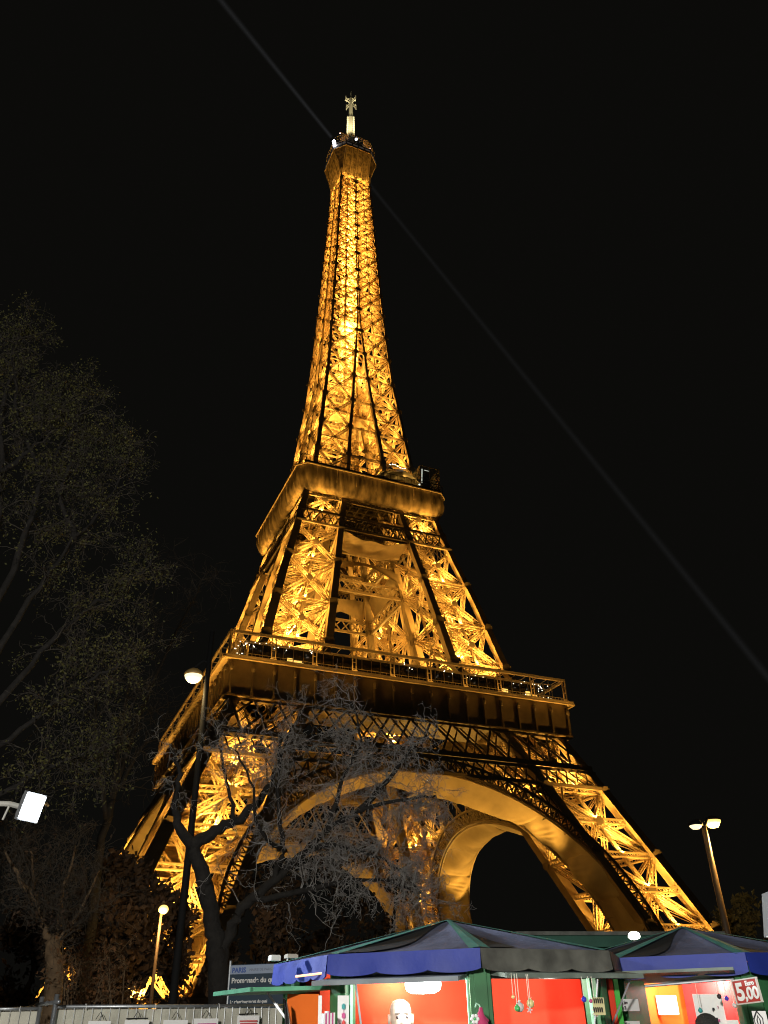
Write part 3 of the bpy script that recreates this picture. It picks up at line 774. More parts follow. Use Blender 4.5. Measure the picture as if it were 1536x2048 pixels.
st(WP[2].lerp(WP[3], .90)+nR.normalized()*.2+Vector((0, 0, 2.03)), WP[2].lerp(WP[3], .84)+nR.normalized()*.05+Vector((0, 0, 1.4)), .012)
st(WP[2].lerp(WP[3], 1.2)+nR.normalized()*.2+Vector((0, 0, 2.03)), WP[2].lerp(WP[3], .98)+nR.normalized()*.08+Vector((0, 0, 1.6)), .012)
# lamp over the counter
lpnt = P(846, 1968, 7.6)
lm = MB(); ax = (WP[2]-WP[1]).normalized(); pr_ = [(.03, -.145), (.05, -.135), (.066, -.10), (.07, 0), (.066, .10), (.05, .135), (.03, .145)]
lm.tube([lpnt+ax*z for r_, z in pr_], [r_ for r_, z in pr_], 14)
lamp = lm.build('capsule_lamp', mat('capsule_lamp_glass', (.9, .9, .9), .3, emit=(.93, 1, .94), estr=12), None, smooth=True)
tag(lamp, 'glaring white capsule lamp hung under the front flap of the kiosk above the bald man', 'lamp')
pk = P(780, 1962, 8.33); light('kiosk_lamp', 'POINT', pk, 11, (1, .93, .72), .06); pk = P(850, 1975, 7.9); light('kiosk_lamp', 'POINT', pk, 7, (1, .93, .78), .06)  # the first is an added light close to the cloth, without a fixture
light('kiosk_lamp', 'POINT', lpnt-nF*0-Vector((0, 0, .08))-ax*0+nF.normalized()*.12, 24, (.95, 1, .95), .06)
l2 = P(1100, 1975, 7.9); light('kiosk_lamp', 'POINT', Vector((l2.x, l2.y, 2.05)), 13, (1, .93, .8), .1)  # added light for the right opening, no fixture built
# warm tube under the left valance
tb = MB(); q0, q1 = P(592, 1953, 8.0), P(644, 1946.5, 7.75); tb.tube([q0, q1], .009, 8)
tag(tb.build('tube_lamp', mat('warm_tube_glass', (.9, .7, .5), .3, emit=(1, .36, .10), estr=1.4)), 'thin orange glowing tube lamp under the scalloped blue valance', 'lamp')

# things in and on the first kiosk
def sheet_at(name, px0, py0, px1, py1, r, m, thick=.004, r1=None):
    r1 = r1 or r
    a, b = P(px0, py0, r), P(px1, py0, r1); zb = min(P(px0, py1, r).z, P(px1, py1, r1).z)
    mb = MB(); d = (b-a); d.z = 0; nr = Vector((d.y, -d.x, 0)).normalized()*thick
    v = [a, b, Vector((b.x, b.y, zb)), Vector((a.x, a.y, zb))]
    mb.add([p for p in v]+[p-nr for p in v], [(3, 2, 1, 0), (4, 5, 6, 7), (0, 1, 5, 4), (1, 2, 6, 5), (2, 3, 7, 6), (3, 0, 4, 7)])
    return mb.build(name, m)
def text(s_, pos, size, m, parent=None, yaw=0, align='LEFT', bold=0.0, tilt=0):
    cu = bpy.data.curves.new('lettering', 'FONT'); cu.body = s_; cu.size = size; cu.align_x = align; cu.offset = bold; cu.extrude = .001
    tmp = bpy.data.objects.new('lettering_curve', cu); C.objects.link(tmp); cu.materials.append(m)
    me = bpy.data.meshes.new_from_object(tmp.evaluated_get(bpy.context.evaluated_depsgraph_get())); bpy.data.objects.remove(tmp)
    me.name = 'lettering'; o = bpy.data.objects.new('lettering', me); C.objects.link(o)
    if not me.materials: me.materials.append(m)
    o.location = pos; o.rotation_euler = (math.pi/2, tilt, yaw)
    if parent: o.parent = parent
    return o
INK = mat('black_ink', (.02, .02, .025), .6); REDINK = mat('red_ink', (.6, .05, .04), .6); BLUEINK = mat('blue_ink', (.06, .08, .5), .6); PINK = mat('pink_ink', (.55, .08, .25), .6); TEALINK = mat('teal_ink', (.05, .35, .35), .6)
WHITEP = mat('white_letter_paint', (.85, .85, .82), .6)

bs = sheet_at('price_banner', 675.5, 1991, 698, 2120, 7.42, PAPER)
tag(bs, 'tall narrow white strip with small round motifs beside the green post of the left kiosk', 'banner')
mo_ = MB()
for k, (yy, mi) in enumerate([(2013, 0), (2031, 1), (2047, 2), (2063, 0)]):
    p = P(687, yy, 7.40); mo_.cur = mi; mo_.box(p, .028, .004, .028, .1); mo_.box(p, .014, .005, .04, .1)
    mo_.cur = 1; mo_.box(P(687, yy+9, 7.40), .006, .004, .006, .1)
mo_.build('motif', [TEALINK, PINK, REDINK], bs)
bk_ = MB(); r = random.Random(2)
for k in range(7):
    p = P(647+k*3.2, 2024+r.uniform(-2, 3), 7.25); bk_.cur = k % 2; bk_.box((p.x, p.y, p.z-.12), .011, .10, .24, .25)
tag(bk_.build('brochure_stack', [PAPER, PINK]), 'small stack of pink and white brochures against the green post', 'brochures')
og = sheet_at('orange_cloth', 575, 1988, 638, 2130, 7.95, ORANGE, r1=7.72)
tag(og, 'orange cloth hung inside the left window of the kiosk', 'cloth')
wp_ = sheet_at('white_board', 637, 1991, 644, 2130, 7.5, PAPER)
tag(wp_, 'thin white upright board edge beside the orange cloth', 'board')
sc_ = MB(); c0 = P(566, 2000, 7.6)
sc_.grid(lambda u, v: P(566+(10+24*v**1.3)*u+3*math.sin(v*4), 1996+130*v+14*u*u*(1-v), 7.62+.05*math.sin(u*7+v*2)), 14, 16)
tag(sc_.build('black_scarf', mat('glossy_black_silk', (.02, .02, .022), .25, spec=.7), smooth=True), 'glossy black scarf hanging at the left window of the kiosk', 'scarf')
def ornament(px, py0, py1, r, rad, m, label, star=False):
    mb = MB(); a, b = P(px, py0, r), P(px, py1, r); b = Vector((a.x, a.y, b.z))
    mb.bar(a, b, .004); o = mb.build('hanging_ornament', CORD)
    s2 = MB()
    if star:
        for k in range(5):
            t = k*2*math.pi/5; s2.bar(b, b+Vector((math.cos(t)*rad*1.4, 0, math.sin(t)*rad*1.4)), rad*.5)
        s2.sphere(b, rad*.55, 5)
    else:
        s2.sphere(b-Vector((0, 0, rad)), rad, 8)
        s2.lathe(b-Vector((0, 0, .004)), [(rad*.3, 0), (rad*.3, rad*.4)], 8)
    s2.build('pendant', m, o, smooth=not star); tag(o, label, 'ornament', 'ornaments hung in the kiosk'); return o
GLS = mat('clear_white_glass', (.85, .87, .85), .12, trans=.3, spec=.7); BLG = mat('blue_glass', (.05, .06, .6), .1); GRG = mat('green_glass', (.1, .5, .15), .15); GOLD = mat('pale_gold_plastic', (.8, .68, .3), .35)
ornament(1033, 1947, 2004, 7.2, .034, GLS, 'largest clear glass bauble on pale strings in the red opening')
ornament(1028, 1947, 2010, 7.16, .022, GRG, 'green bauble touching the large clear bauble')
ornament(1055, 1948, 1998, 7.2, .03, GOLD, 'round gold and clear bauble to the right of the large clear bauble')
ornament(1052, 1948, 2020, 7.15, .016, GLS, 'small white star dangling under the gold bauble', True)
ornament(1022, 1946, 1990, 7.22, .013, GOLD, 'small golden bell shape left of the baubles')
ornament(1162, 1953, 1993, 7.45, .02, BLG, 'small blue glass ball hanging alone on the red cloth')
ornament(1175, 1953, 1998, 7.45, .014, PINK, 'tiny magenta pendant beside the blue glass ball')
ornament(1182, 1953, 2024, 7.45, .022, GLS, 'white ring pendant under the card of charms', True)
cc = sheet_at('charm_card', 1184, 1995, 1207, 2030, 7.42, mat('straw_card', (.55, .5, .25), .7))
tag(cc, 'straw coloured card with dark charms by the right post of the left kiosk', 'card')
cm = MB()
for yy in (2001, 2019):
    for k in range(5): cm.box(P(1188+k*4, yy, 7.40), .008, .006, .03, .3)
cm.build('charm', INK, cc)
dl = MB(); dp = P(962, 2024, 7.02)
dl.lathe((dp.x, dp.y, dp.z-.17), [(.055, 0), (.06, .05), (.045, .11), (.02, .16), (.012, .2)], 12)
dl.tube([dp+Vector((-.02, 0, .0)), dp+Vector((.05, 0, -.06))], [.014, .01], 8)
doll = dl.build('hanging_doll', mat('deep_pink_felt', (.5, .04, .14), .8), smooth=True); tag(doll, 'deep pink felt doll hanging on the green post', 'doll')
fl_ = MB(); fp = P(950, 2038, 6.98)
for k in range(6): t = k*math.pi/3; fl_.sphere(fp+Vector((math.cos(t)*.022, 0, math.sin(t)*.022)), .013, 5)
fl_.cur = 1; fl_.sphere(fp+Vector((0, -.01, 0)), .01, 5)
tag(fl_.build('flower_charm', [PAPER, GRG], smooth=True), 'white flower charm with green centre beside the pink doll', 'charm')
hk = MB(); hk.tube([dp+Vector((0, .0, .02)), dp+Vector((-.01, 0, .045)), dp+Vector((-.03, 0, .055)), dp+Vector((-.04, .0, .03))], .006, 6)
hk.build('hook', mat('pale_green_hook', (.4, .7, .5), .4), doll)
for k, (x, y, rr) in enumerate([(549, 1915, 8.3), (582, 1919, 8.1)]):
    bx = MB(); p = P(x, y, rr); 
    bx.box((p.x, p.y, 2.262), [.09, .10][k], .08, [.04, .026][k], .5); bx.box((p.x, p.y, 2.262+[.022, .015][k]), [.08, .09][k], .06, .008, .5)
    tag(bx.build('roof_box', [mat('off_white_box', (.55, .55, .52), .7), mat('beige_box', (.35, .32, .27), .7)][k]), ['small white box lying on the left edge of the kiosk roof', 'flat beige box lying behind the white box on the kiosk roof'][k], 'box')

# ---------------------------------------------------------------- second kiosk
k2c = Vector((3.35, 10.0, 0)); E_ = Vector((2.43, 9.1, 0)); aE = math.atan2(E_.y-k2c.y, E_.x-k2c.x)
kiosk2 = empty('market_kiosk', (0, 0, 0)); tag(kiosk2, 'market kiosk with dark roof and a red 5,00 price sign, at the right edge', 'kiosk', 'kiosks of the night market')
K2 = octa(k2c, 1.62, aE)
roof(kiosk2, k2c, 1.61, aE, 2.23, 2.59)
for i in range(8):
    a, b = K2[i], K2[(i+1) % 8]; mb = MB(); wavy_valance(mb, a, b, 2.245, 2.06, 3, .03, a+b-2*k2c, seed=i+9)
    mb.build('valance', BLUE if i else GREYV, kiosk2, smooth=True)
W2 = octa(k2c, 1.45, aE)
for i in range(8):
    pm = MB(); p = W2[i]; d = (p-k2c).normalized(); ang = math.atan2(d.y, d.x); pm.box((p.x, p.y, 1.08), .13, .2, 2.16, ang); pm.box((p.x+d.x*.075, p.y+d.y*.075, 1.08), .02, .10, 2.12, ang); pm.build('post', GREEN, kiosk2)
    a, b = W2[i], W2[(i+1) % 8]; mb = MB(); dd = (b-a).normalized(); ag = math.atan2(dd.y, dd.x); c = (a+b)/2; L = (b-a).length-.16
    if i == 1: mb.box((c.x, c.y, .5), L, .05, 1.0, ag); mb.build('counter', GREEN, kiosk2)
    else: mb.box((c.x, c.y, 1.08), L, .04, 2.14, ag); mb.build('wall_panel', GREEN, kiosk2)
I2 = octa(k2c, 1.36, aE)
cloth([fl0(1268, 9.6), fl0(1320, 10.1), fl0(1378, 10.3)], 2.19, .3, ORANGE, kiosk2, amp=.02, f=8, seed=4)
cloth([fl0(1370, 10.2), fl0(1440, 10.0), fl0(1502, 9.6)], 2.19, .3, REDD, kiosk2, amp=.035, f=11, seed=2)
ce = MB(); ce.add([p+Vector((0, 0, 2.19)) for p in octa(k2c, 1.42, aE)], [tuple(range(8))]); ce.build('ceiling', mat('dark_ceiling_board', (.2, .14, .08), .7), kiosk2)
fm = MB(); n2 = ((W2[1]+W2[2])/2-k2c).normalized(); a, b = W2[1].lerp(W2[2], .05), W2[1].lerp(W2[2], .95)
v = [a+Vector((0, 0, 2.02)), b+Vector((0, 0, 2.06)), b+n2*.34+Vector((0, 0, 2.1)), a+n2*.34+Vector((0, 0, 2.1))]; t = Vector((0, 0, .025))
fm.add(v+[p+t for p in v], [(3, 2, 1, 0), (4, 5, 6, 7), (0, 1, 5, 4), (1, 2, 6, 5), (2, 3, 7, 6), (3, 0, 4, 7)])
fm.build('flap', BOARD, kiosk2)
header(W2, 1, 2.03, k2c, kiosk2, HDR)
rm = MB(); rm.tube([a+n2*.04+Vector((0, 0, 2.0)), b+n2*.04+Vector((0, 0, 2.045))], .014, 8); rm.build('rail', STEEL, kiosk2)
pc2 = (W2[1]+W2[2])/2
light('kiosk_lamp', 'POINT', (2.9, 9.35, 2.04), 13, (1, .9, .72), .08)  # assumed lights inside this kiosk, no fixtures built
light('kiosk_lamp', 'POINT', (3.3, 9.3, 2.04), 22, (1, .92, .8), .06)
# price cards on the green panel between the kiosks
gp = MB(); ga, gb_ = P(1243, 1948, 8.6), P(1278, 1950, 8.9); d_ = gb_-ga; d_.z = 0
gp.box(((ga.x+gb_.x)/2, (ga.y+gb_.y)/2, 1.02), d_.length+.06, .05, 2.03, math.atan2(d_.y, d_.x))
side = gp.build('door_panel', GREEN, kiosk2)
gs_ = MB(); p = P(1233, 2000, 8.3); gs_.box((p.x, p.y, 1.03), .05, .05, 2.02, .5); 
gs_.build('edge_post', mat('bright_green_paint', (.08, .5, .08), .5), kiosk2)
rs_ = MB(); p = P(1224, 2000, 8.25); rs_.box((p.x, p.y, 1.03), .045, .03, 2.02, .5); rs_.build('edge_post', RED, kiosk2)
for k, (y0, y1, tx) in enumerate([(1998, 2022, ['5. Euro', '5x 20 Euro']), (2042, 2080, ['10 Euro'])]):
    cd = sheet_at('price_card', 1240+k*4, y0, 1276+k*3, y1, 8.42, PAPER, r1=8.62)
    tag(cd, ['white price card on green door panel reading 20 Euro', 'lower white price card on the green door panel'][k], 'price card')
    for q, l_ in enumerate(tx):
        p = P(1244+k*4, y0+10+q*11, 8.40); text(l_, p, .036, INK, cd, math.atan2(d_.y, d_.x))
pp_ = sheet_at('paper_notice', 1311, 1991, 1352, 2029, 9.98, PAPER); tag(pp_, 'plain square white paper pinned on the glowing orange cloth', 'notice')
ts = sheet_at('white_shirt', 1384, 1988, 1442, 2110, 9.3, PAPER); tag(ts, 'large white printed sheet hung on the crimson cloth behind the dark head', 'shirt')
pm_ = MB(); 
for k in range(5): pm_.cur = k % 2; pm_.box(P([1427, 1436, 1434, 1438, 1426][k], [2018, 2014, 2038, 2041, 2020][k], 9.27), .02, .004, .02, k)
pm_.build('print_motif', [INK, PINK], ts)
ws_ = sheet_at('white_shirt', 1452, 2040, 1476, 2120, 9.25, PAPER); tag(ws_, 'small white cloth low on the crimson backdrop near the price sign', 'shirt')
for k, (x, y, m_, lb) in enumerate([(1446, 1992, BLG, 'blue glass pendant at the top right corner of the white sheet'), (1432, 1988, INK, 'dark small figure pendant above the white sheet'), (1389, 2016, TEALINK, 'pair of teal pendants at the left edge of the white sheet'), (1458, 2006, GLS, 'pale glass drop right of the blue pendant')]):
    ornament(x, 1962, y, 9.0, .02, m_, lb)
# the 5,00 sign
sg = MB(); s0_, s1_ = P(1464, 1962, 8.15), P(1512, 1955, 8.0); 
sd = (s1_-s0_); L = math.hypot(sd.x, sd.y); yaw = math.atan2(sd.y, sd.x); tl = math.atan2(sd.z, L)
so = empty('price_sign', s0_, yaw); tag(so, 'red price sign reading 5,00 hung from the kiosk flap', 'price sign')
hgt = .165
f_ = MB(); f_.box((L/2, 0, -hgt/2), L, .012, hgt); f_.build('face', mat('sign_red', (.42, .03, .02), .6, emit=(.42, .03, .02), estr=.0), so)
f_ = MB()
for z in (0, -hgt): f_.box((L/2, -.002, z), L+.012, .02, .009)
for x in (0, L): f_.box((x, -.003, -hgt/2), .009, .02, hgt)
f_.build('frame', mat('pale_sign_frame', (.6, .55, .5), .5), so)
so.rotation_euler.y = -tl
text('5', (.018, -.009, -.138), .165, WHITEP, so, bold=.006); text(',00', (.095, -.009, -.138), .115, WHITEP, so, bold=.004); text('Euro', (.125, -.009, -.045), .045, WHITEP, so, bold=.002)
hs_ = sheet_at('hand_sign', 1503, 2022, 1531, 2090, 7.9, PAPER); tag(hs_, 'white sign with a black hand emblem on the right kiosk post', 'sign')
hm = MB(); hc = P(1517, 2040, 7.88)
for s_ in (-1, 1): hm.tube([hc+Vector((0, 0, .06)), hc+Vector((s_*.035, 0, .01)), hc+Vector((s_*.03, 0, -.03)), hc+Vector((s_*.012, 0, -.06))], .004, 6)
hm.tube([hc+Vector((-.008, 0, -.05)), hc+Vector((-.012, 0, 0)), hc+Vector((0, 0, .03)), hc+Vector((.012, 0, 0)), hc+Vector((.008, 0, -.05))], .004, 6)
hm.build('emblem', INK, hs_)

# ---------------------------------------------------------------- a third kiosk behind, its lamp, a loudspeaker
k3 = empty('market_kiosk', (0, 0, 0)); tag(k3, 'unlit dark green market kiosk standing behind the two lit kiosks', 'kiosk', 'kiosks of the night market')
c3 = P(1175, 1880, 15.5); zt3 = P(1130, 1890, 14).z; m3 = MB()
m3.box((c3.x, c3.y, zt3+.05), 3.4, 2.6, .16, .2); m3.build('roof', DKGREEN, k3)
m3 = MB(); m3.box((c3.x, c3.y, zt3/2-.05), 3.0, 2.2, zt3-.06, .2); m3.build('wall', GREEN, k3)
m3 = MB(); m3.box((c3.x, c3.y-.02, zt3+.15), 3.46, 2.64, .05, .2); m3.build('roof_rail', GREYV, k3)
fl3 = empty('floodlight', P(1268, 1871, 13.3)); tag(fl3, 'small glaring greenish white floodlight above the roof between the two kiosks', 'floodlight')
m4 = MB(); m4.lathe((0, 0, -.05), [(.05, 0), (.085, .03), (.075, .075), (.03, .1)], 14); m4.build('lens', mat('greenish_lens', (.9, .9, .9), .3, emit=(.95, 1, .78), estr=14), fl3, smooth=True)
m4 = MB(); m4.lathe((0, .03, -.06), [(.03, 0), (.02, -.2), (.02, -2.2)], 8); m4.build('stem', BLACK, fl3)
sp = empty('loudspeaker', P(1552, 1872, 8.2)); tag(sp, 'grey horn shaped lamp housing cut by the right edge of the frame', 'lamp')
m5 = MB(); m5.add([Vector(p) for p in [(-.075, -.1, 0), (.12, -.1, -.02), (.12, -.1, .36), (.0, -.1, .33), (-.06, .1, 0), (.12, .1, -.02), (.12, .1, .36), (.01, .1, .33)]], [(0, 1, 2, 3), (7, 6, 5, 4), (0, 3, 7, 4), (3, 2, 6, 7), (2, 1, 5, 6), (1, 0, 4, 5)])
m5.build('housing', mat('grey_plastic', (.35, .36, .36), .5), sp)
m5 = MB(); m5.box((.03, -.02, -.035), .12, .14, .045); m5.build('lens', GLOW_W, sp)
m5 = MB(); m5.tube([(.1, 0, -.02), (.1, 0, -2.1)], .02, 8); m5.build('stem', BLACK, sp)
light('kiosk_lamp', 'POINT', P(1536, 1885, 8.0)+Vector((.15, -.25, .0)), 5, (1, .95, .85), .08)

# ---------------------------------------------------------------- people
def person(loc, yaw, skin, top, hair, label, H=1.75, bald=False, hatm=None):
    mb = MB()
    s = H/1.75
    # torso, neck and head in one lathe-like loft with elliptical rings; legs and arms joined on
    rings = [(.10, .10, .14, .0), (.93, .165, .12, 0), (1.05, .15, .105, 0), (1.2, .165, .11, 0), (1.35, .19, .115, 0), (1.43, .175, .10, 0), (1.475, .08, .07, 0), (1.51, .058, .06, .0), (1.54, .056, .062, -.01),
             (1.555, .058, .075, -.018), (1.58, .066, .088, -.014), (1.62, .073, .096, -.008), (1.66, .077, .098, -.002), (1.69, .076, .096, .004), (1.715, .068, .086, .008), (1.735, .05, .064, .01), (1.747, .024, .03, .01), (1.75, .002, .002, .01)]
    rings = rings[1:]
    n = 20; vs = []
    for z, a, b, yo in rings: vs += [Vector((a*math.cos(2*math.pi*j/n), b*math.sin(2*math.pi*j/n)+yo, z))*s for j in range(n)]
    fs = [(i*n+j, i*n+(j+1) % n, (i+1)*n+(j+1) % n, (i+1)*n+j) for i in range(len(rings)-1) for j in range(n)]
    nb = len(rings)
    for fi, f in enumerate(fs):
        mb.cur = 0 if fi//n >= 6 else 1
        mb.add([vs[q] for q in f], [(0, 1, 2, 3)])
    mb.cur = 1
    for sx in (-1, 1):
        mb.tube([Vector((sx*.085, 0, .95))*s, Vector((sx*.095, .01, .5))*s, Vector((sx*.1, .02, .09))*s, Vector((sx*.1, -.08, .03))*s], [.095*s, .065*s, .045*s, .04*s], 10)
        mb.cur = 1; mb.tube([Vector((sx*.18, 0, 1.4))*s, Vector((sx*.235, .02, 1.12))*s, Vector((sx*.2, -.16, .98))*s], [.055*s, .045*s, .034*s], 10)
        mb.cur = 0; mb.tube([Vector((sx*.2, -.16, .98))*s, Vector((sx*.185, -.23, .96))*s], [.03*s, .036*s], 8)
        for k in range(4): mb.tube([Vector((sx*(.155+.018*k), -.23, .965))*s, Vector((sx*(.15+.02*k), -.285+.004*k, .95))*s, Vector((sx*(.15+.02*k), -.30, .925))*s], .008*s, 5)
        mb.tube([Vector((sx*.15, -.2, .97))*s, Vector((sx*.12, -.245, .955))*s], .009*s, 5)
        # ear
        mb.add([Vector((sx*(.074+.018*q), -.005+p[0], 1.625+p[1]))*s for q in (0, 1) for p in ((-.012, -.03), (.016, -.02), (.02, .02), (0, .032), (-.016, .02))], [(0, 1, 6, 5), (1, 2, 7, 6), (2, 3, 8, 7), (3, 4, 9, 8), (4, 0, 5, 9), (5, 6, 7, 8, 9)])
    mb.add([Vector(p)*s for p in [(-.008, -.1, 1.645), (.008, -.1, 1.645), (.017, -.1, 1.595), (-.017, -.1, 1.595), (0, -.13, 1.603)]], [(0, 1, 4), (1, 2, 4), (2, 3, 4), (3, 0, 4)])
    body = mb.build('person', [skin, top], None, smooth=True, loc=loc, rz=yaw)
    tag(body, label, 'person')
    ey = MB()
    for sx in (-1, 1): ey.sphere(Vector((sx*.032, -.088, 1.637))*s, .012*s, 6); ey.cur = 1; ey.box(Vector((sx*.033, -.097, 1.661))*s, .04*s, .012*s, .007*s); ey.cur = 0
    ey.box(Vector((0, -.098, 1.57))*s, .045*s, .008*s, .008*s)
    ey.build('face_feature', [mat('dark_eye', (.03, .02, .02), .3), mat('eyebrow_hair', (.06, .04, .03), .8)], body)
    if not bald:
        hb = MB(); n2_ = 24
        rr = [(1.60, .081, .104), (1.64, .084, .107), (1.68, .085, .106), (1.715, .078, .097), (1.742, .058, .074), (1.758, .03, .04), (1.763, .002, .002)]
        v2 = []
        for z, a, b in rr: v2 += [Vector((a*math.cos(2*math.pi*j/n2_), b*math.sin(2*math.pi*j/n2_)+.008, z+(.05*max(0, -math.sin(2*math.pi*j/n2_)) if z < 1.66 else 0)))*s for j in range(n2_)]
        hb.add(v2, [(i*n2_+j, i*n2_+(j+1) % n2_, (i+1)*n2_+(j+1) % n2_, (i+1)*n2_+j) for i in range(len(rr)-1) for j in range(n2_)])
        hb.build('hair', hair, body, smooth=True)
    return body
pm1 = P(800, 1998, 7.75)
person((pm1.x, pm1.y, pm1.z-2.0), .12, mat('pale_skin', (.75, .55, .44), .5), mat('dark_coat', (.05, .05, .06), .8), None, 'bald man in a dark coat standing inside the kiosk under the white lamp', H=2.0, bald=True)
pm2 = P(1410, 2030, 7.2)
person((pm2.x, pm2.y, pm2.z-1.72), math.pi, mat('tan_skin', (.5, .34, .25), .5), mat('black_jacket', (.02, .02, .022), .7), mat('dark_knit_cap', (.018, .017, .015), .8, bump=.4, bscale=120), 'person in a dark knit cap seen from behind before the right kiosk', H=1.72)

# ---------------------------------------------------------------- site fence with posters and an information board
TARP = mat('beige_tarpaulin', (.60, .58, .48), .75, noise=.18, nscale=2.5, bump=.5, bscale=5)
def fence_panel(pa, pb, label, seed):
    f = empty('site_fence', (0, 0, 0)); tag(f, label, 'fence', 'temporary site fence panels')
    d = (pb-pa); d.z = 0; L = d.length; d.normalize(); nr = Vector((d.y, -d.x, 0)); zt = pa.z; r = random.Random(seed)
    if nr.y > 0: nr = -nr
    m = MB(); m.tube([pa, pb], .021, 10); m.build('top_rail', STEEL, f, smooth=True)
    for q in (pa, pb):
        m = MB(); m.tube([(q.x, q.y, zt+.02), (q.x, q.y, 0)], .021, 10); m.build('post', STEEL, f, smooth=True)
    m = MB(); k = int(L/.11)
    for i in range(1, k): p = pa+d*(L*i/k)+nr*.012; m.bar((p.x, p.y, zt), (p.x, p.y, .1), .005)
    for z in (zt-.32, zt-.9, zt-1.5): m.bar(pa+Vector((0, 0, z-zt))+nr*.012, pb+Vector((0, 0, z-zt))+nr*.012, .005)
    m.build('wire_mesh', STEEL, f)
    m = MB()
    m.grid(lambda u, v: pa+d*(L*u)-nr*(.03+.02*math.sin(u*L*7+3*v)+.012*math.sin(u*L*17-5*v))+Vector((0, 0, -.03-v*1.8)), int(L*12), 14)
    m.build('tarpaulin', TARP, f, smooth=True)
    m = MB()
    for i in range(max(2, int(L/.8))):
        p = pa+d*(L*(i+.4)/max(2, int(L/.8))); m.tube([p+nr*.024+Vector((0, 0, -.03)), p+nr*.03, p+Vector((0, 0, .026)), p-nr*.026], .005, 5)
    m.build('cable_tie', PAPER, f)
    return f
fa, fb, fc = at_z(-60, 2019, 1.99), at_z(82, 2017, 1.99), at_z(112, 2013.5, 1.99)
fd = at_z(620, 2010.5, 1.99)
fence_panel(fa, fb, 'wire fence panel with beige tarpaulin, left of the steel coupling', 1)
fence_panel(fc, fd, 'long wire fence panel with beige tarpaulin and posters hung on it', 2)
cpl = empty('fence_coupling', (fb+fc)/2); tag(cpl, 'galvanised steel clamp joining the two fence panels', 'clamp')
m = MB()
for q in (fb, fc):
    v = q-(fb+fc)/2; m.tube([v+Vector((0, -.03, .13)), v+Vector((0, -.03, -1.9))], .028, 10)
m.build('upright', STEEL, cpl, smooth=True)
m = MB(); v = (fc-fb)/2*1.5; m.tube([-v+Vector((0, -.06, .045)), v+Vector((0, -.06, .045))], .022, 10); m.sphere((0, -.07, .045), .03, 6); m.build('clamp_bar', STEEL, cpl, smooth=True)
for k, (x0, x1, y0, cl, lb) in enumerate([(177, 222, 2042, BLUEINK, 'white poster with dark band, first on the fence from the clamp'), (250, 299, 2040, PINK, 'poster with purple and red stripes under a black clip'), (327, 376, 2040, PINK, 'pale poster with faint grey and pink print'), (388, 437, 2037, PINK, 'white poster with a magenta band hung by a looped wire'), (475, 519, 2031, REDINK, 'white poster with red heading nearest the kiosk')]):
    e = fc.lerp(fd, .5); rr = math.hypot(*(fc.lerp(fd, ((x0-112)/508)).xy))-.08
    po = sheet_at('poster', x0, y0, x1, y0+110, rr, PAPER); tag(po, lb, 'poster', 'posters on the site fence')
    bm_ = MB(); wd = (x1-x0)
    for q, (yy, ff) in enumerate([(9, .8), (14, .75), (19, .5), (24, .65)]):
        bm_.cur = [0, 1][q % 2] if k != 2 else 2
        c_ = P(x0+wd*.5, y0+yy+2, rr-.02); bm_.box(c_, ff*wd*rr/1895*1.0, .004, .016, 0)
    bm_.build('print_band', [cl, BLUEINK if k == 1 else REDINK, mat('faint_print', (.55, .5, .52), .7)], po)
    cp = MB(); c_ = P((x0+x1)/2, y0-3, rr-.02)
    if k in (1, 4): cp.box(c_, wd*.85*rr/1895, .02, .014); cp.cur = 0
    cp.tube([c_+Vector((-.05, 0, 0)), c_+Vector((-.02, 0, .05)), c_+Vector((0, 0, .075)), c_+Vector((.02, 0, .05)), c_+Vector((.05, 0, 0))], .004, 5)
    cp.build('hanging_wire', BLACK, po)
# board
b0, b1 = P(461, 1930, 15.6), P(575, 1921, 15.2); bd = b1-b0; bd.z = 0; BL = bd.length; by = math.atan2(bd.y, bd.x)
board = empty('information_board', (b0.x, b0.y, b0.z), by); tag(board, 'dark blue information board with white French lettering behind the fence', 'sign')
BH = b0.z-.9
NAVY = mat('navy_sign_enamel', (.035, .06, .09), .5); LB = mat('pale_blue_enamel', (.35, .42, .55), .5)
m = MB(); m.box((BL/2, 0, -BH/2), BL, .04, BH); m.build('panel', NAVY, board)
m = MB(); m.box((BL/2, -.023, -.075), BL-.04, .01, .13); m.build('header_strip', LB, board)
m = MB(); 
for x in (0, BL): m.tube([(x, 0, .06), (x, 0, -b0.z)], .025, 8)
m.build('post', STEEL, board)
text('PARIS', (.05, -.03, -.115), .10, mat('header_blue', (.08, .14, .4), .5), board, bold=.004); text('MAIRIE DE PARIS', (.36, -.03, -.10), .055, mat('header_grey', (.2, .22, .28), .5), board)
text('Promenade du quai Branly', (.05, -.024, -.265), .105, WHITEP, board, bold=.003); text('tour', (.05, -.024, -.36), .05, WHITEP, board)
for k, l_ in enumerate(['La Ville de Paris aménage', 'la promenade et plante des arbres', 'le long du quai de la Seine']): text(l_, (.05, -.024, -.72-.05*k), .042, WHITEP, board)
text('Le réaménagement du quai', (.05, -.024, -.55), .06, WHITEP, board, bold=.002); text('24 e', (.78, -.024, -.73), .07, WHITEP, board, bold=.002)

# ---------------------------------------------------------------- lamp posts
def lamp_post(base, top, label, kind, pr=.07):
    o = empty('street_lamp', base); tag(o, label, 'street lamp'); h = (top-base).z; m = MB()
    m.tube([(0, 0, 0), (0, 0, .6), (0, 0, h*.5), (0, 0, h)], [pr*1.5, pr*1.2, pr, pr*.75], 10); m.build('pole', BLACK if kind == 'bowl' else mat('brown_pole_paint', (.16, .10, .055), .5), o, smooth=True)
    return o, h
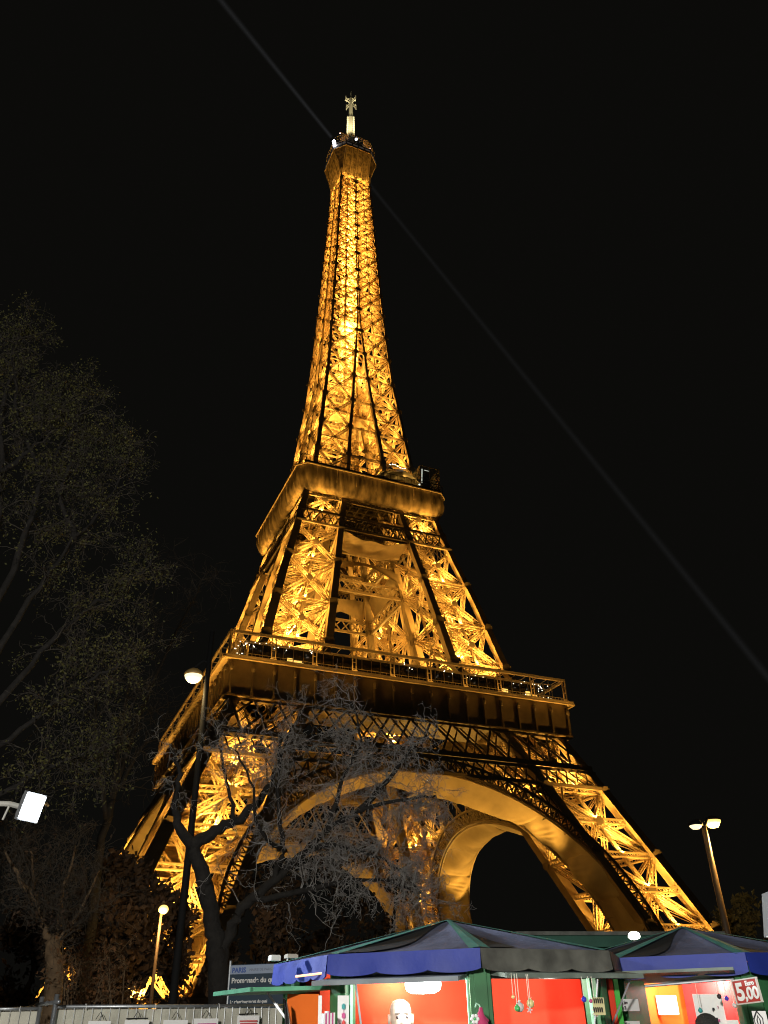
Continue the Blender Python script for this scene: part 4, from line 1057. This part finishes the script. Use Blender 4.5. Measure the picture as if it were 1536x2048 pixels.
# tall dark pole with one bowl lamp
bp = P(347, 1990, 19.0); bp.z = 0; tp = P(408, 1262, 19.0)
o, h = lamp_post(bp, tp, 'tall black lamp post with one glowing bowl lamp left of the gallery corner', 'bowl', .075)
lc = P(387, 1352, 19.0)-bp
m = MB(); m.tube([(0, 0, lc.z+.35), (lc.x*.4, 0, lc.z+.42), (lc.x, lc.y, lc.z+.22)], .03, 8); m.build('arm', BLACK, o)
m = MB(); m.lathe(lc, [(.21, .0), (.235, .04), (.2, .1), (.1, .17), (.03, .2)], 18); m.build('hood', mat('hood_ochre_glow', (.4, .25, .08), .5), o, smooth=True)
m = MB(); m.lathe(lc, [(.02, -.17), (.12, -.145), (.19, -.07), (.215, 0), (.2, .02)], 18); m.build('bowl', mat('milky_bowl', (.9, .8, .6), .4, emit=(1, .8, .42), estr=1.4), o, smooth=True)
light('street_lamp_light', 'POINT', bp+lc-Vector((0, 0, .35)), 60, (1, .7, .3), .15)
# small lamp among the trees
bp = P(303, 1990, 24); bp.z = 0; tp = P(321, 1812, 24)
o, h = lamp_post(bp, tp, 'short lamp post with a small yellow globe among the dark trees', 'globe', .045)
lc = P(327, 1819, 24)-bp
m = MB(); m.tube([(0, 0, h), (lc.x*.6, lc.y*.6, h+.1), (lc.x, lc.y, lc.z+.2)], .035, 8); m.build('arm', BLACK, o)
m = MB(); m.sphere(lc, .13, 8, .85); m.build('globe', mat('amber_globe', (.9, .8, .5), .4, emit=(1, .62, .13), estr=1.9), o, smooth=True)
light('street_lamp_light', 'POINT', bp+lc+Vector((0, -.25, -.25)), 110, (1, .6, .2), .2)
# right double lamp
bp = P(1462, 1900, 31); bp.z = 0; tp = P(1413, 1650, 31)
o, h = lamp_post(bp, tp, 'street lamp with two sodium heads, one blazing, at the right', 'double', .115)
for k, (x, y) in enumerate(((1391, 1651), (1425, 1642))):
    lc = P(x, y, 31+(.5 if k else -.5))-bp; m = MB()
    m.tube([(0, 0, h-.1), (lc.x*.5, lc.y*.5, (h+lc.z)/2+.15), (lc.x, lc.y, lc.z+.14)], .05, 8); m.build('arm', BLACK, o)
    m = MB(); m.lathe(lc, [(.25, 0), (.24, .07), (.15, .14), (.04, .17)], 16); m.build('hood', BLACK, o, smooth=True)
    m = MB(); rr = .2 if not k else .27; m.lathe(lc, [(.02, -.13-.1*k), (rr*.6, -.11-.09*k), (rr, -.03), (rr, .012)], 16); m.build('lamp_glass', [mat('pale_lamp_glass', (.9, .8, .6), .4, emit=(1, .85, .5), estr=1.3), GLOW_O][k], o, smooth=True)
    if k: light('street_lamp_light', 'POINT', bp+lc-Vector((0, 0, .5)), 1000, (1, .58, .15), .2)
# white floodlight at the left on its bracket
fp = P(62, 1614, 10.0)
fo = empty('floodlight', fp); tag(fo, 'blinding white square floodlight on a bracket at the left edge', 'floodlight')
to = Vector((1.1, -.62, -.35)).normalized(); q = to.to_track_quat('Y', 'Z'); fo.rotation_euler = q.to_euler()
m = MB(); m.box((0, 0, 0), .27, .05, .30); m.box((0, -.05, 0), .2, .06, .22); m.build('housing', mat('grey_cast_housing', (.3, .31, .32), .4, metal=.5), fo)
m = MB(); m.box((0, .03, 0), .235, .012, .265); m.build('lens', mat('floodlight_lens', (.9, .9, .9), .3, emit=(.9, .95, 1), estr=40), fo)
m = MB(); m.tube([(0, -.05, .0), (-.3, -.3, .08), (-.9, -.9, .05)], .022, 8); m.build('bracket', STEEL, fo)
light('floodlight_beam', 'SPOT', fp+to*.06, 900, (.82, .9, 1), .12, aim=to, spot=165, blend=.3)
m = MB(); q_ = fo.rotation_euler.to_matrix().inverted(); m.tube([q_ @ v_ for v_ in (Vector((0, .04, -.02)), P(20, 1608, 10.3)-fp, P(-45, 1606, 10.5)-fp)], .03, 8); m.tube([q_ @ (P(20, 1608, 10.3)-fp), q_ @ (P(5, 1640, 10.3)-fp)], .012, 6); m.build('bracket', mat('pale_bracket', (.5, .49, .45), .5), fo)
wl_ = MB(); p = P(-45, 1612, 10.6); wl_.box((p.x-.05, p.y, p.z-.15), .3, .12, .5); wl_.box((p.x, p.y, p.z/2), .12, .12, p.z)
tag(wl_.build('floodlight_mast', mat('cream_mast_paint', (.4, .38, .32), .6)), 'pale mast carrying the white floodlight at the left edge', 'mast')
# assumed lamp, unseen behind the viewer; mast added, lights fence, kiosks and trees
mk = empty('assumed_fill_lamp', (-2.5, -5, 0)); tag(mk, 'assumed fill lamp on an added mast, unseen behind the viewer', 'street lamp')
m = MB(); m.tube([(0, 0, 0), (0, 0, 4.6)], .05, 8); m.build('pole', BLACK, mk)
m = MB(); m.sphere((0, 0, 4.75), .18, 8); m.build('globe', GLOW_W, mk, smooth=True)
light('assumed_fill_light', 'POINT', (-2.5, -4.7, 4.4), 5500, (1, .97, .9), .25)

# ---------------------------------------------------------------- trees
BARK = mat('shade_dark_bark', (.022, .019, .016), .9, noise=.4, nscale=6, bump=.6, bscale=18)  # near-black so trunks and limbs read as unlit; the shade is in the colour
BARKW = mat('lamp_tinted_pale_bark', (.20, .13, .07), .9, noise=.4, nscale=5, bump=.5, bscale=14)  # pale bark with the small lamp's ochre glow put into its colour
TWIG = mat('lit_grey_twig_bark', (.33, .315, .30), .85, noise=.3, nscale=4)  # lichen grey, made paler than the trunk so the twigs look lit
TWIGD = mat('brown_twig_bark', (.075, .064, .05), .9, noise=.3, nscale=4)
LEAFY = mat('yellow_green_bud_leaf', (.13, .115, .025), .7, col2=(.06, .065, .02), nscale=1.5)
LEAFB = mat('withered_brown_leaf', (.075, .042, .022), .8, col2=(.035, .024, .015), nscale=1.2)
LEAFG = mat('dull_green_leaf', (.10, .09, .03), .8, col2=(.06, .05, .02), nscale=.8)
def rv(r): return Vector((r.gauss(0, 1), r.gauss(0, 1), r.gauss(0, 1)))
class Tree:
    def __init__(s, seed): s.r = random.Random(seed); s.T = MB(); s.B = MB(); s.L = MB(); s.tips = []
    def limb(s, pts, r0, r1, wob=.02, thick=True, n=8):       # a smooth limb through given points
        pts = [Vector(p) for p in pts]; out = []
        for i in range(len(pts)-1):
            p0, p1, p2, p3 = pts[max(0, i-1)], pts[i], pts[i+1], pts[min(len(pts)-1, i+2)]
            for k in range(5):
                t = k/5; out.append(.5*((2*p1)+(p2-p0)*t+(2*p0-5*p1+4*p2-p3)*t*t+(3*p1-p0-3*p2+p3)*t**3)+rv(s.r)*wob)
        out.append(pts[-1]); m = len(out)
        (s.T if thick else s.B).tube(out, [r0+(r1-r0)*(i/(m-1))**.8 for i in range(m)], n)
        return out
    def twig(s, p, d, L, r, lev, maxlev, wob, trop, kids, leaf=None, ratio=.55, segs=6):
        d = d.normalized(); pts = [p.copy()]; q = p.copy(); st = L/segs; rs = [r]; cv = rv(s.r)*.5
        for k in range(segs):
            d = (d + (rv(s.r)*wob + cv*wob*.8) + Vector((0, 0, trop))).normalized(); q = q+d*st; pts.append(q.copy()); rs.append(max(r*(1-.75*(k+1)/segs), .0035))
        s.B.tube(pts, rs, 5 if r > .02 else 3, cap=False)
        if lev < maxlev:
            for c in range(kids[min(lev, len(kids)-1)]):
                i = s.r.randint(1, segs); dd = (pts[i]-pts[i-1]).normalized(); sd = rv(s.r); sd = (sd-dd*sd.dot(dd)).normalized()
                s.twig(pts[i], dd*s.r.uniform(.4, .9)+sd*s.r.uniform(.6, 1.0), L*ratio*s.r.uniform(.6, 1.2), max(r*.6, .004), lev+1, maxlev, wob, trop, kids, leaf, ratio, segs)
        if leaf and lev >= maxlev-1 and s.r.random() < (.2 if leaf[0] > 6 else leaf[0]*.12+.2):
            for c in range(leaf[0]): s.leafs(pts[s.r.randint(1, segs)], leaf[1], leaf[2])
    def leafs(s, p, size, spread):
        p = p+rv(s.r)*spread; u = rv(s.r).normalized(); v = rv(s.r); v = (v-u*v.dot(u)).normalized(); w = u.cross(v)
        a = size*s.r.uniform(.6, 1.3)
        s.L.add([p-u*a*.5, p+v*a*.28+w*a*.08, p+u*a*.5, p-v*a*.28+w*a*.08], [(0, 1, 2, 3)])
    def along(s, pts, n, L, r, maxlev, wob, trop, kids, leaf=None, up=.3, t0=.2, out=None, ratio=.55):
        for c in range(n):
            i = s.r.randint(max(1, int(len(pts)*t0)), len(pts)-1); dd = (pts[i]-pts[i-1]).normalized(); sd = rv(s.r); sd = (sd-dd*sd.dot(dd)).normalized()
            f = 1-.35*i/len(pts)
            s.twig(pts[i], dd*.5+sd+Vector((0, 0, up)), L*s.r.uniform(.5, 1.25)*f, r*f, 0, maxlev, wob, trop, kids, leaf, ratio)
    def done(s, name, label, mt, mb, ml=None, loc=None, group=None):
        root = empty(name, loc or (0, 0, 0)); tag(root, label, 'tree', group)
        for mbx, nm, m in ((s.T, 'trunk', mt), (s.B, 'branches', mb), (s.L, 'foliage', ml)):
            if mbx.v:
                o = mbx.build(nm, m, root, smooth=nm != 'foliage'); o.location = -Vector(loc or (0, 0, 0))
        return root
def PP(lst, r): return [P(x, y, (q[0] if q else r)) for x, y, *q in lst]

# the gnarled bare tree before the tower
t = Tree(11); R0 = 18.0
bs0 = P(441, 2040, R0); bs0.z = 0
trunk = t.limb([bs0] + PP([(438, 1985), (432, 1900), (424, 1838), (402, 1742), (383, 1692)], R0), .25, .13, .015)
l1 = t.limb(PP([(383, 1694), (358, 1655), (349, 1610), (356, 1550), (342, 1490)], R0), .13, .03)
l2 = t.limb(PP([(384, 1690), (430, 1662), (482, 1636), (527, 1588), (556, 1530), (560, 1470)], R0), .15, .03)
l3 = t.limb(PP([(438, 1935), (462, 1860), (492, 1808), (540, 1768), (600, 1712), (652, 1662, 17.6), (722, 1622, 17.2), (800, 1600, 16.8), (872, 1592, 16.5)], R0), .15, .02)
l4 = t.limb(PP([(545, 1765), (566, 1702), (560, 1650), (556, 1562), (572, 1482), (606, 1420)], R0), .075, .018)
l5 = t.limb(PP([(600, 1712), (652, 1690, 17.2), (722, 1702, 16.8), (800, 1738, 16.5), (846, 1790, 16.2)], R0), .07, .015)
l6 = t.limb(PP([(498, 1802), (600, 1782, 17.5), (690, 1762, 17), (780, 1762, 16.6), (850, 1800, 16.4)], R0), .075, .015)
l7 = t.limb(PP([(652, 1662, 17.6), (684, 1562, 17.3), (722, 1482, 17.2), (700, 1402, 17)], R0), .06, .015)
l8 = t.limb(PP([(722, 1622, 17.2), (790, 1542, 17), (836, 1482, 16.8)], R0), .08, .02)
l9 = t.limb(PP([(470, 1638), (456, 1580), (441, 1502), (430, 1440)], R0), .05, .015)
lA = t.limb(PP([(562, 1700), (520, 1660, 17.2), (500, 1560, 17), (470, 1500, 16.8)], R0), .05, .015)
for l in (l1, l9, l2): t.along(l, 9, .9, .014, 2, .38, -.02, (4, 3), t0=.3)
for l, n in ((l3, 20), (l4, 24), (l5, 24), (l6, 22), (l7, 30), (l8, 24), (lA, 16)):
    t.along(l, int(n*1.1), 1.15, .017, 3, .42, -.045, (4, 3, 2), up=.25, t0=.2)
t.along(l3, 28, 1.2, .016, 3, .42, -.12, (4, 3, 2), up=-.3, t0=.45)
t.along(l5, 20, 1.2, .016, 3, .42, -.14, (4, 3, 2), up=-.4, t0=.3)
t.along(l4, 18, 1.3, .017, 3, .4, .02, (4, 3, 2), up=.5, t0=.5)
t.along(l3, 16, 1.15, .016, 3, .42, -.05, (4, 3, 2), up=.2, t0=.72); t.along(l5, 12, 1.1, .015, 3, .42, -.06, (4, 3, 2), up=.1, t0=.6)
bare = t.done('bare_tree', 'gnarled bare tree with twisted grey twigs and a shade-dark forked trunk before the tower', BARK, TWIG, None, bs0)

# the tall budding tree at the left
t = Tree(23); R1 = 17.0
bb = P(-130, 2050, R1); bb.z = 0
tk = t.limb([bb] + PP([(-130, 1900), (-110, 1700), (-80, 1500), (-50, 1300)], R1), .42, .26)
limbs = [t.limb(PP(l, R1), a, .02, .03) for l, a in [
    ([(-60, 1380), (-20, 1150), (0, 950), (10, 800), (45, 690), (50, 640)], .10), ([(-50, 1300), (40, 1100), (90, 950), (150, 850), (185, 775)], .09),
    ([(-60, 1400), (60, 1200), (150, 1080), (220, 990), (258, 920)], .08), ([(-80, 1500), (60, 1330), (160, 1230), (240, 1180), (305, 1120)], .08),
    ([(-90, 1560), (40, 1460), (150, 1380), (230, 1330), (290, 1290)], .07), ([(-100, 1650), (20, 1580), (110, 1530), (190, 1500), (240, 1470)], .06),
    ([(0, 950), (60, 900), (110, 840), (130, 770)], .07), ([(90, 950), (40, 850), (30, 740), (20, 680)], .06), ([(150, 1080), (120, 980), (160, 900), (240, 860)], .07)]]
for l in limbs:
    t.along(l, 26, 1.05, .014, 2, .30, .015, (5, 4), (10, .06, .10), up=.25, t0=.3)
    t.along(l, 9, 1.3, .016, 2, .28, -.10, (5, 4), (8, .06, .10), up=-.5, t0=.3)
t.done('budding_tree', 'tall dim tree with sparse yellow green buds filling the left edge', BARK, TWIGD, LEAFY, bb)

# faint bare tree farther back at the left of the tower
t = Tree(31); bb = P(170, 2045, 26); bb.z = 0
tk = t.limb([bb]+PP([(180, 1850), (200, 1700), (225, 1600)], 26), .22, .09)
for l in ([(225, 1600), (290, 1400), (370, 1230), (420, 1130)], [(225, 1600), (250, 1400), (290, 1250), (340, 1100)], [(215, 1640), (190, 1450), (210, 1300)], [(225, 1600), (280, 1500), (330, 1440)]):
    q = t.limb(PP(l, 26), .09, .015); t.along(q, 20, 1.9, .014, 2, .25, .03, (4, 3), up=.3)
t.done('bare_tree', 'faint thin bare tree left of the black lamp post, behind the budding tree', BARK, TWIGD, None, bb)

# pale trunked tree and brown hedge lit by the small lamp
t = Tree(41); bb = P(108, 2045, 21); bb.z = 0
tk = t.limb([bb]+PP([(106, 1990), (108, 1920), (104, 1878)], 21), .21, .16, .01)
for l in ([(104, 1880), (88, 1860), (72, 1800), (60, 1700)], [(105, 1882), (118, 1850), (125, 1790), (150, 1690)], [(110, 1900), (122, 1880), (160, 1820), (200, 1740)], [(72, 1800), (40, 1760), (10, 1700)]):
    q = t.limb(PP(l, 21), .09, .018); t.along(q, 24, 1.5, .014, 2, .3, .05, (5, 4), (1, .10, .06), up=.4)
t.done('pale_trunk_tree', 'small tree with a pale trunk tinted ochre as by lamplight above the fence clamp', BARKW, TWIGD, LEAFB, bb)

def bush(name, label, px0, px1, py, r, n, twm, lm, seed, leaf, H=None, cat='bush', dens=1.0):
    t = Tree(seed); rr = t.r
    for k in range(n):
        x = rr.uniform(px0, px1); b = P(x, 2045, r+rr.uniform(-1, 1)); b.z = 0; top = P(x+rr.uniform(-20, 20), py+rr.uniform(-12, 40)*1.0, r); h = top.z
        st = t.limb([b, b.lerp(top, .5)+rv(rr)*.1, top], .035, .01, .01, n=5)
        t.along(st, int(10*dens), h*.33, .010, 2, .3, .04, (4, 3), leaf, up=.4, t0=.2)
    root = empty(name, (0, 0, 0)); tag(root, label, cat)
    for mbx, nm, m in ((t.T, 'stems', twm), (t.B, 'branches', twm), (t.L, 'foliage', lm)):
        if mbx.v: mbx.build(nm, m, root)
bush('hedge', 'dry russet hedge behind the fence beside the pale trunk', 122, 236, 1925, 19.5, 12, BARKW, mat('russet_dry_leaf', (.22, .10, .035), .8, col2=(.12, .055, .02), nscale=2), 51, (2, .09, .05), cat='hedge')
def dark_tree(label, px, r, top, half, seed, leafm, nl=900, lsz=.22, trunkw=.2, name='leafy_tree', low=.25):
    t = Tree(seed); b = P(px, 2045, r); b.z = 0; tp = P(px, top, r); H = tp.z; rr = t.r; W = half*r/1895
    tk = t.limb([b, b+Vector((rr.uniform(-.3, .3), 0, H*.35)), b+Vector((rr.uniform(-.4, .4), 0, H*.65)), b+Vector((0, 0, H*.92))], trunkw, .03)
    for k in range(16):
        i = rr.randint(int(len(tk)*low), len(tk)-1); a = rr.uniform(0, 6.283); f = 1-.55*(i/len(tk)); e = tk[i]+Vector((math.cos(a)*W*f, math.sin(a)*W*.8*f, rr.uniform(.1, .35)*W))
        q = t.limb([tk[i], tk[i].lerp(e, .5)+Vector((0, 0, .1*W)), e], .05, .012, .04, n=5)
        t.along(q, 12, W*.42, .012, 2, .3, .02, (3, 3), (max(1, nl//900), lsz, .12), up=.1)
    t.done(name, label, BARK, TWIGD, leafm, b, 'dark trees in front of the tower')
dark_tree('dark leafy tree under the yellow globe lamp', 232, 28, 1745, 115, 61, LEAFB, 3600, .26)
dark_tree('dark leafy tree right of the small lamp post, left of the forked trunk', 345, 30, 1815, 50, 62, LEAFB, 1800)
dark_tree('dark brown leaved tree right behind the information board', 520, 27, 1760, 105, 63, LEAFB, 1800)
dark_tree('dark brown leaved tree above the left end of the kiosk roof', 660, 30, 1700, 120, 64, LEAFB, 1800)
dark_tree('dark leaved tree behind the peak of the left kiosk roof', 800, 32, 1745, 95, 65, LEAFB)
dark_tree('dim olive tree beyond the double street lamp at the right edge', 1520, 46, 1775, 55, 66, LEAFG, 1800, .3)
dark_tree('dark leafy tree filling the gap between the pale trunk and the small lamp post', 165, 27, 1790, 85, 71, LEAFB, 2700, .25)
dark_tree('low dark tree at the foot of the far left tower leg', 30, 29, 1835, 100, 67, LEAFB, 2700)
dark_tree('low dark tree between the information board and the fence lamp post', 425, 31, 1880, 55, 68, LEAFB)
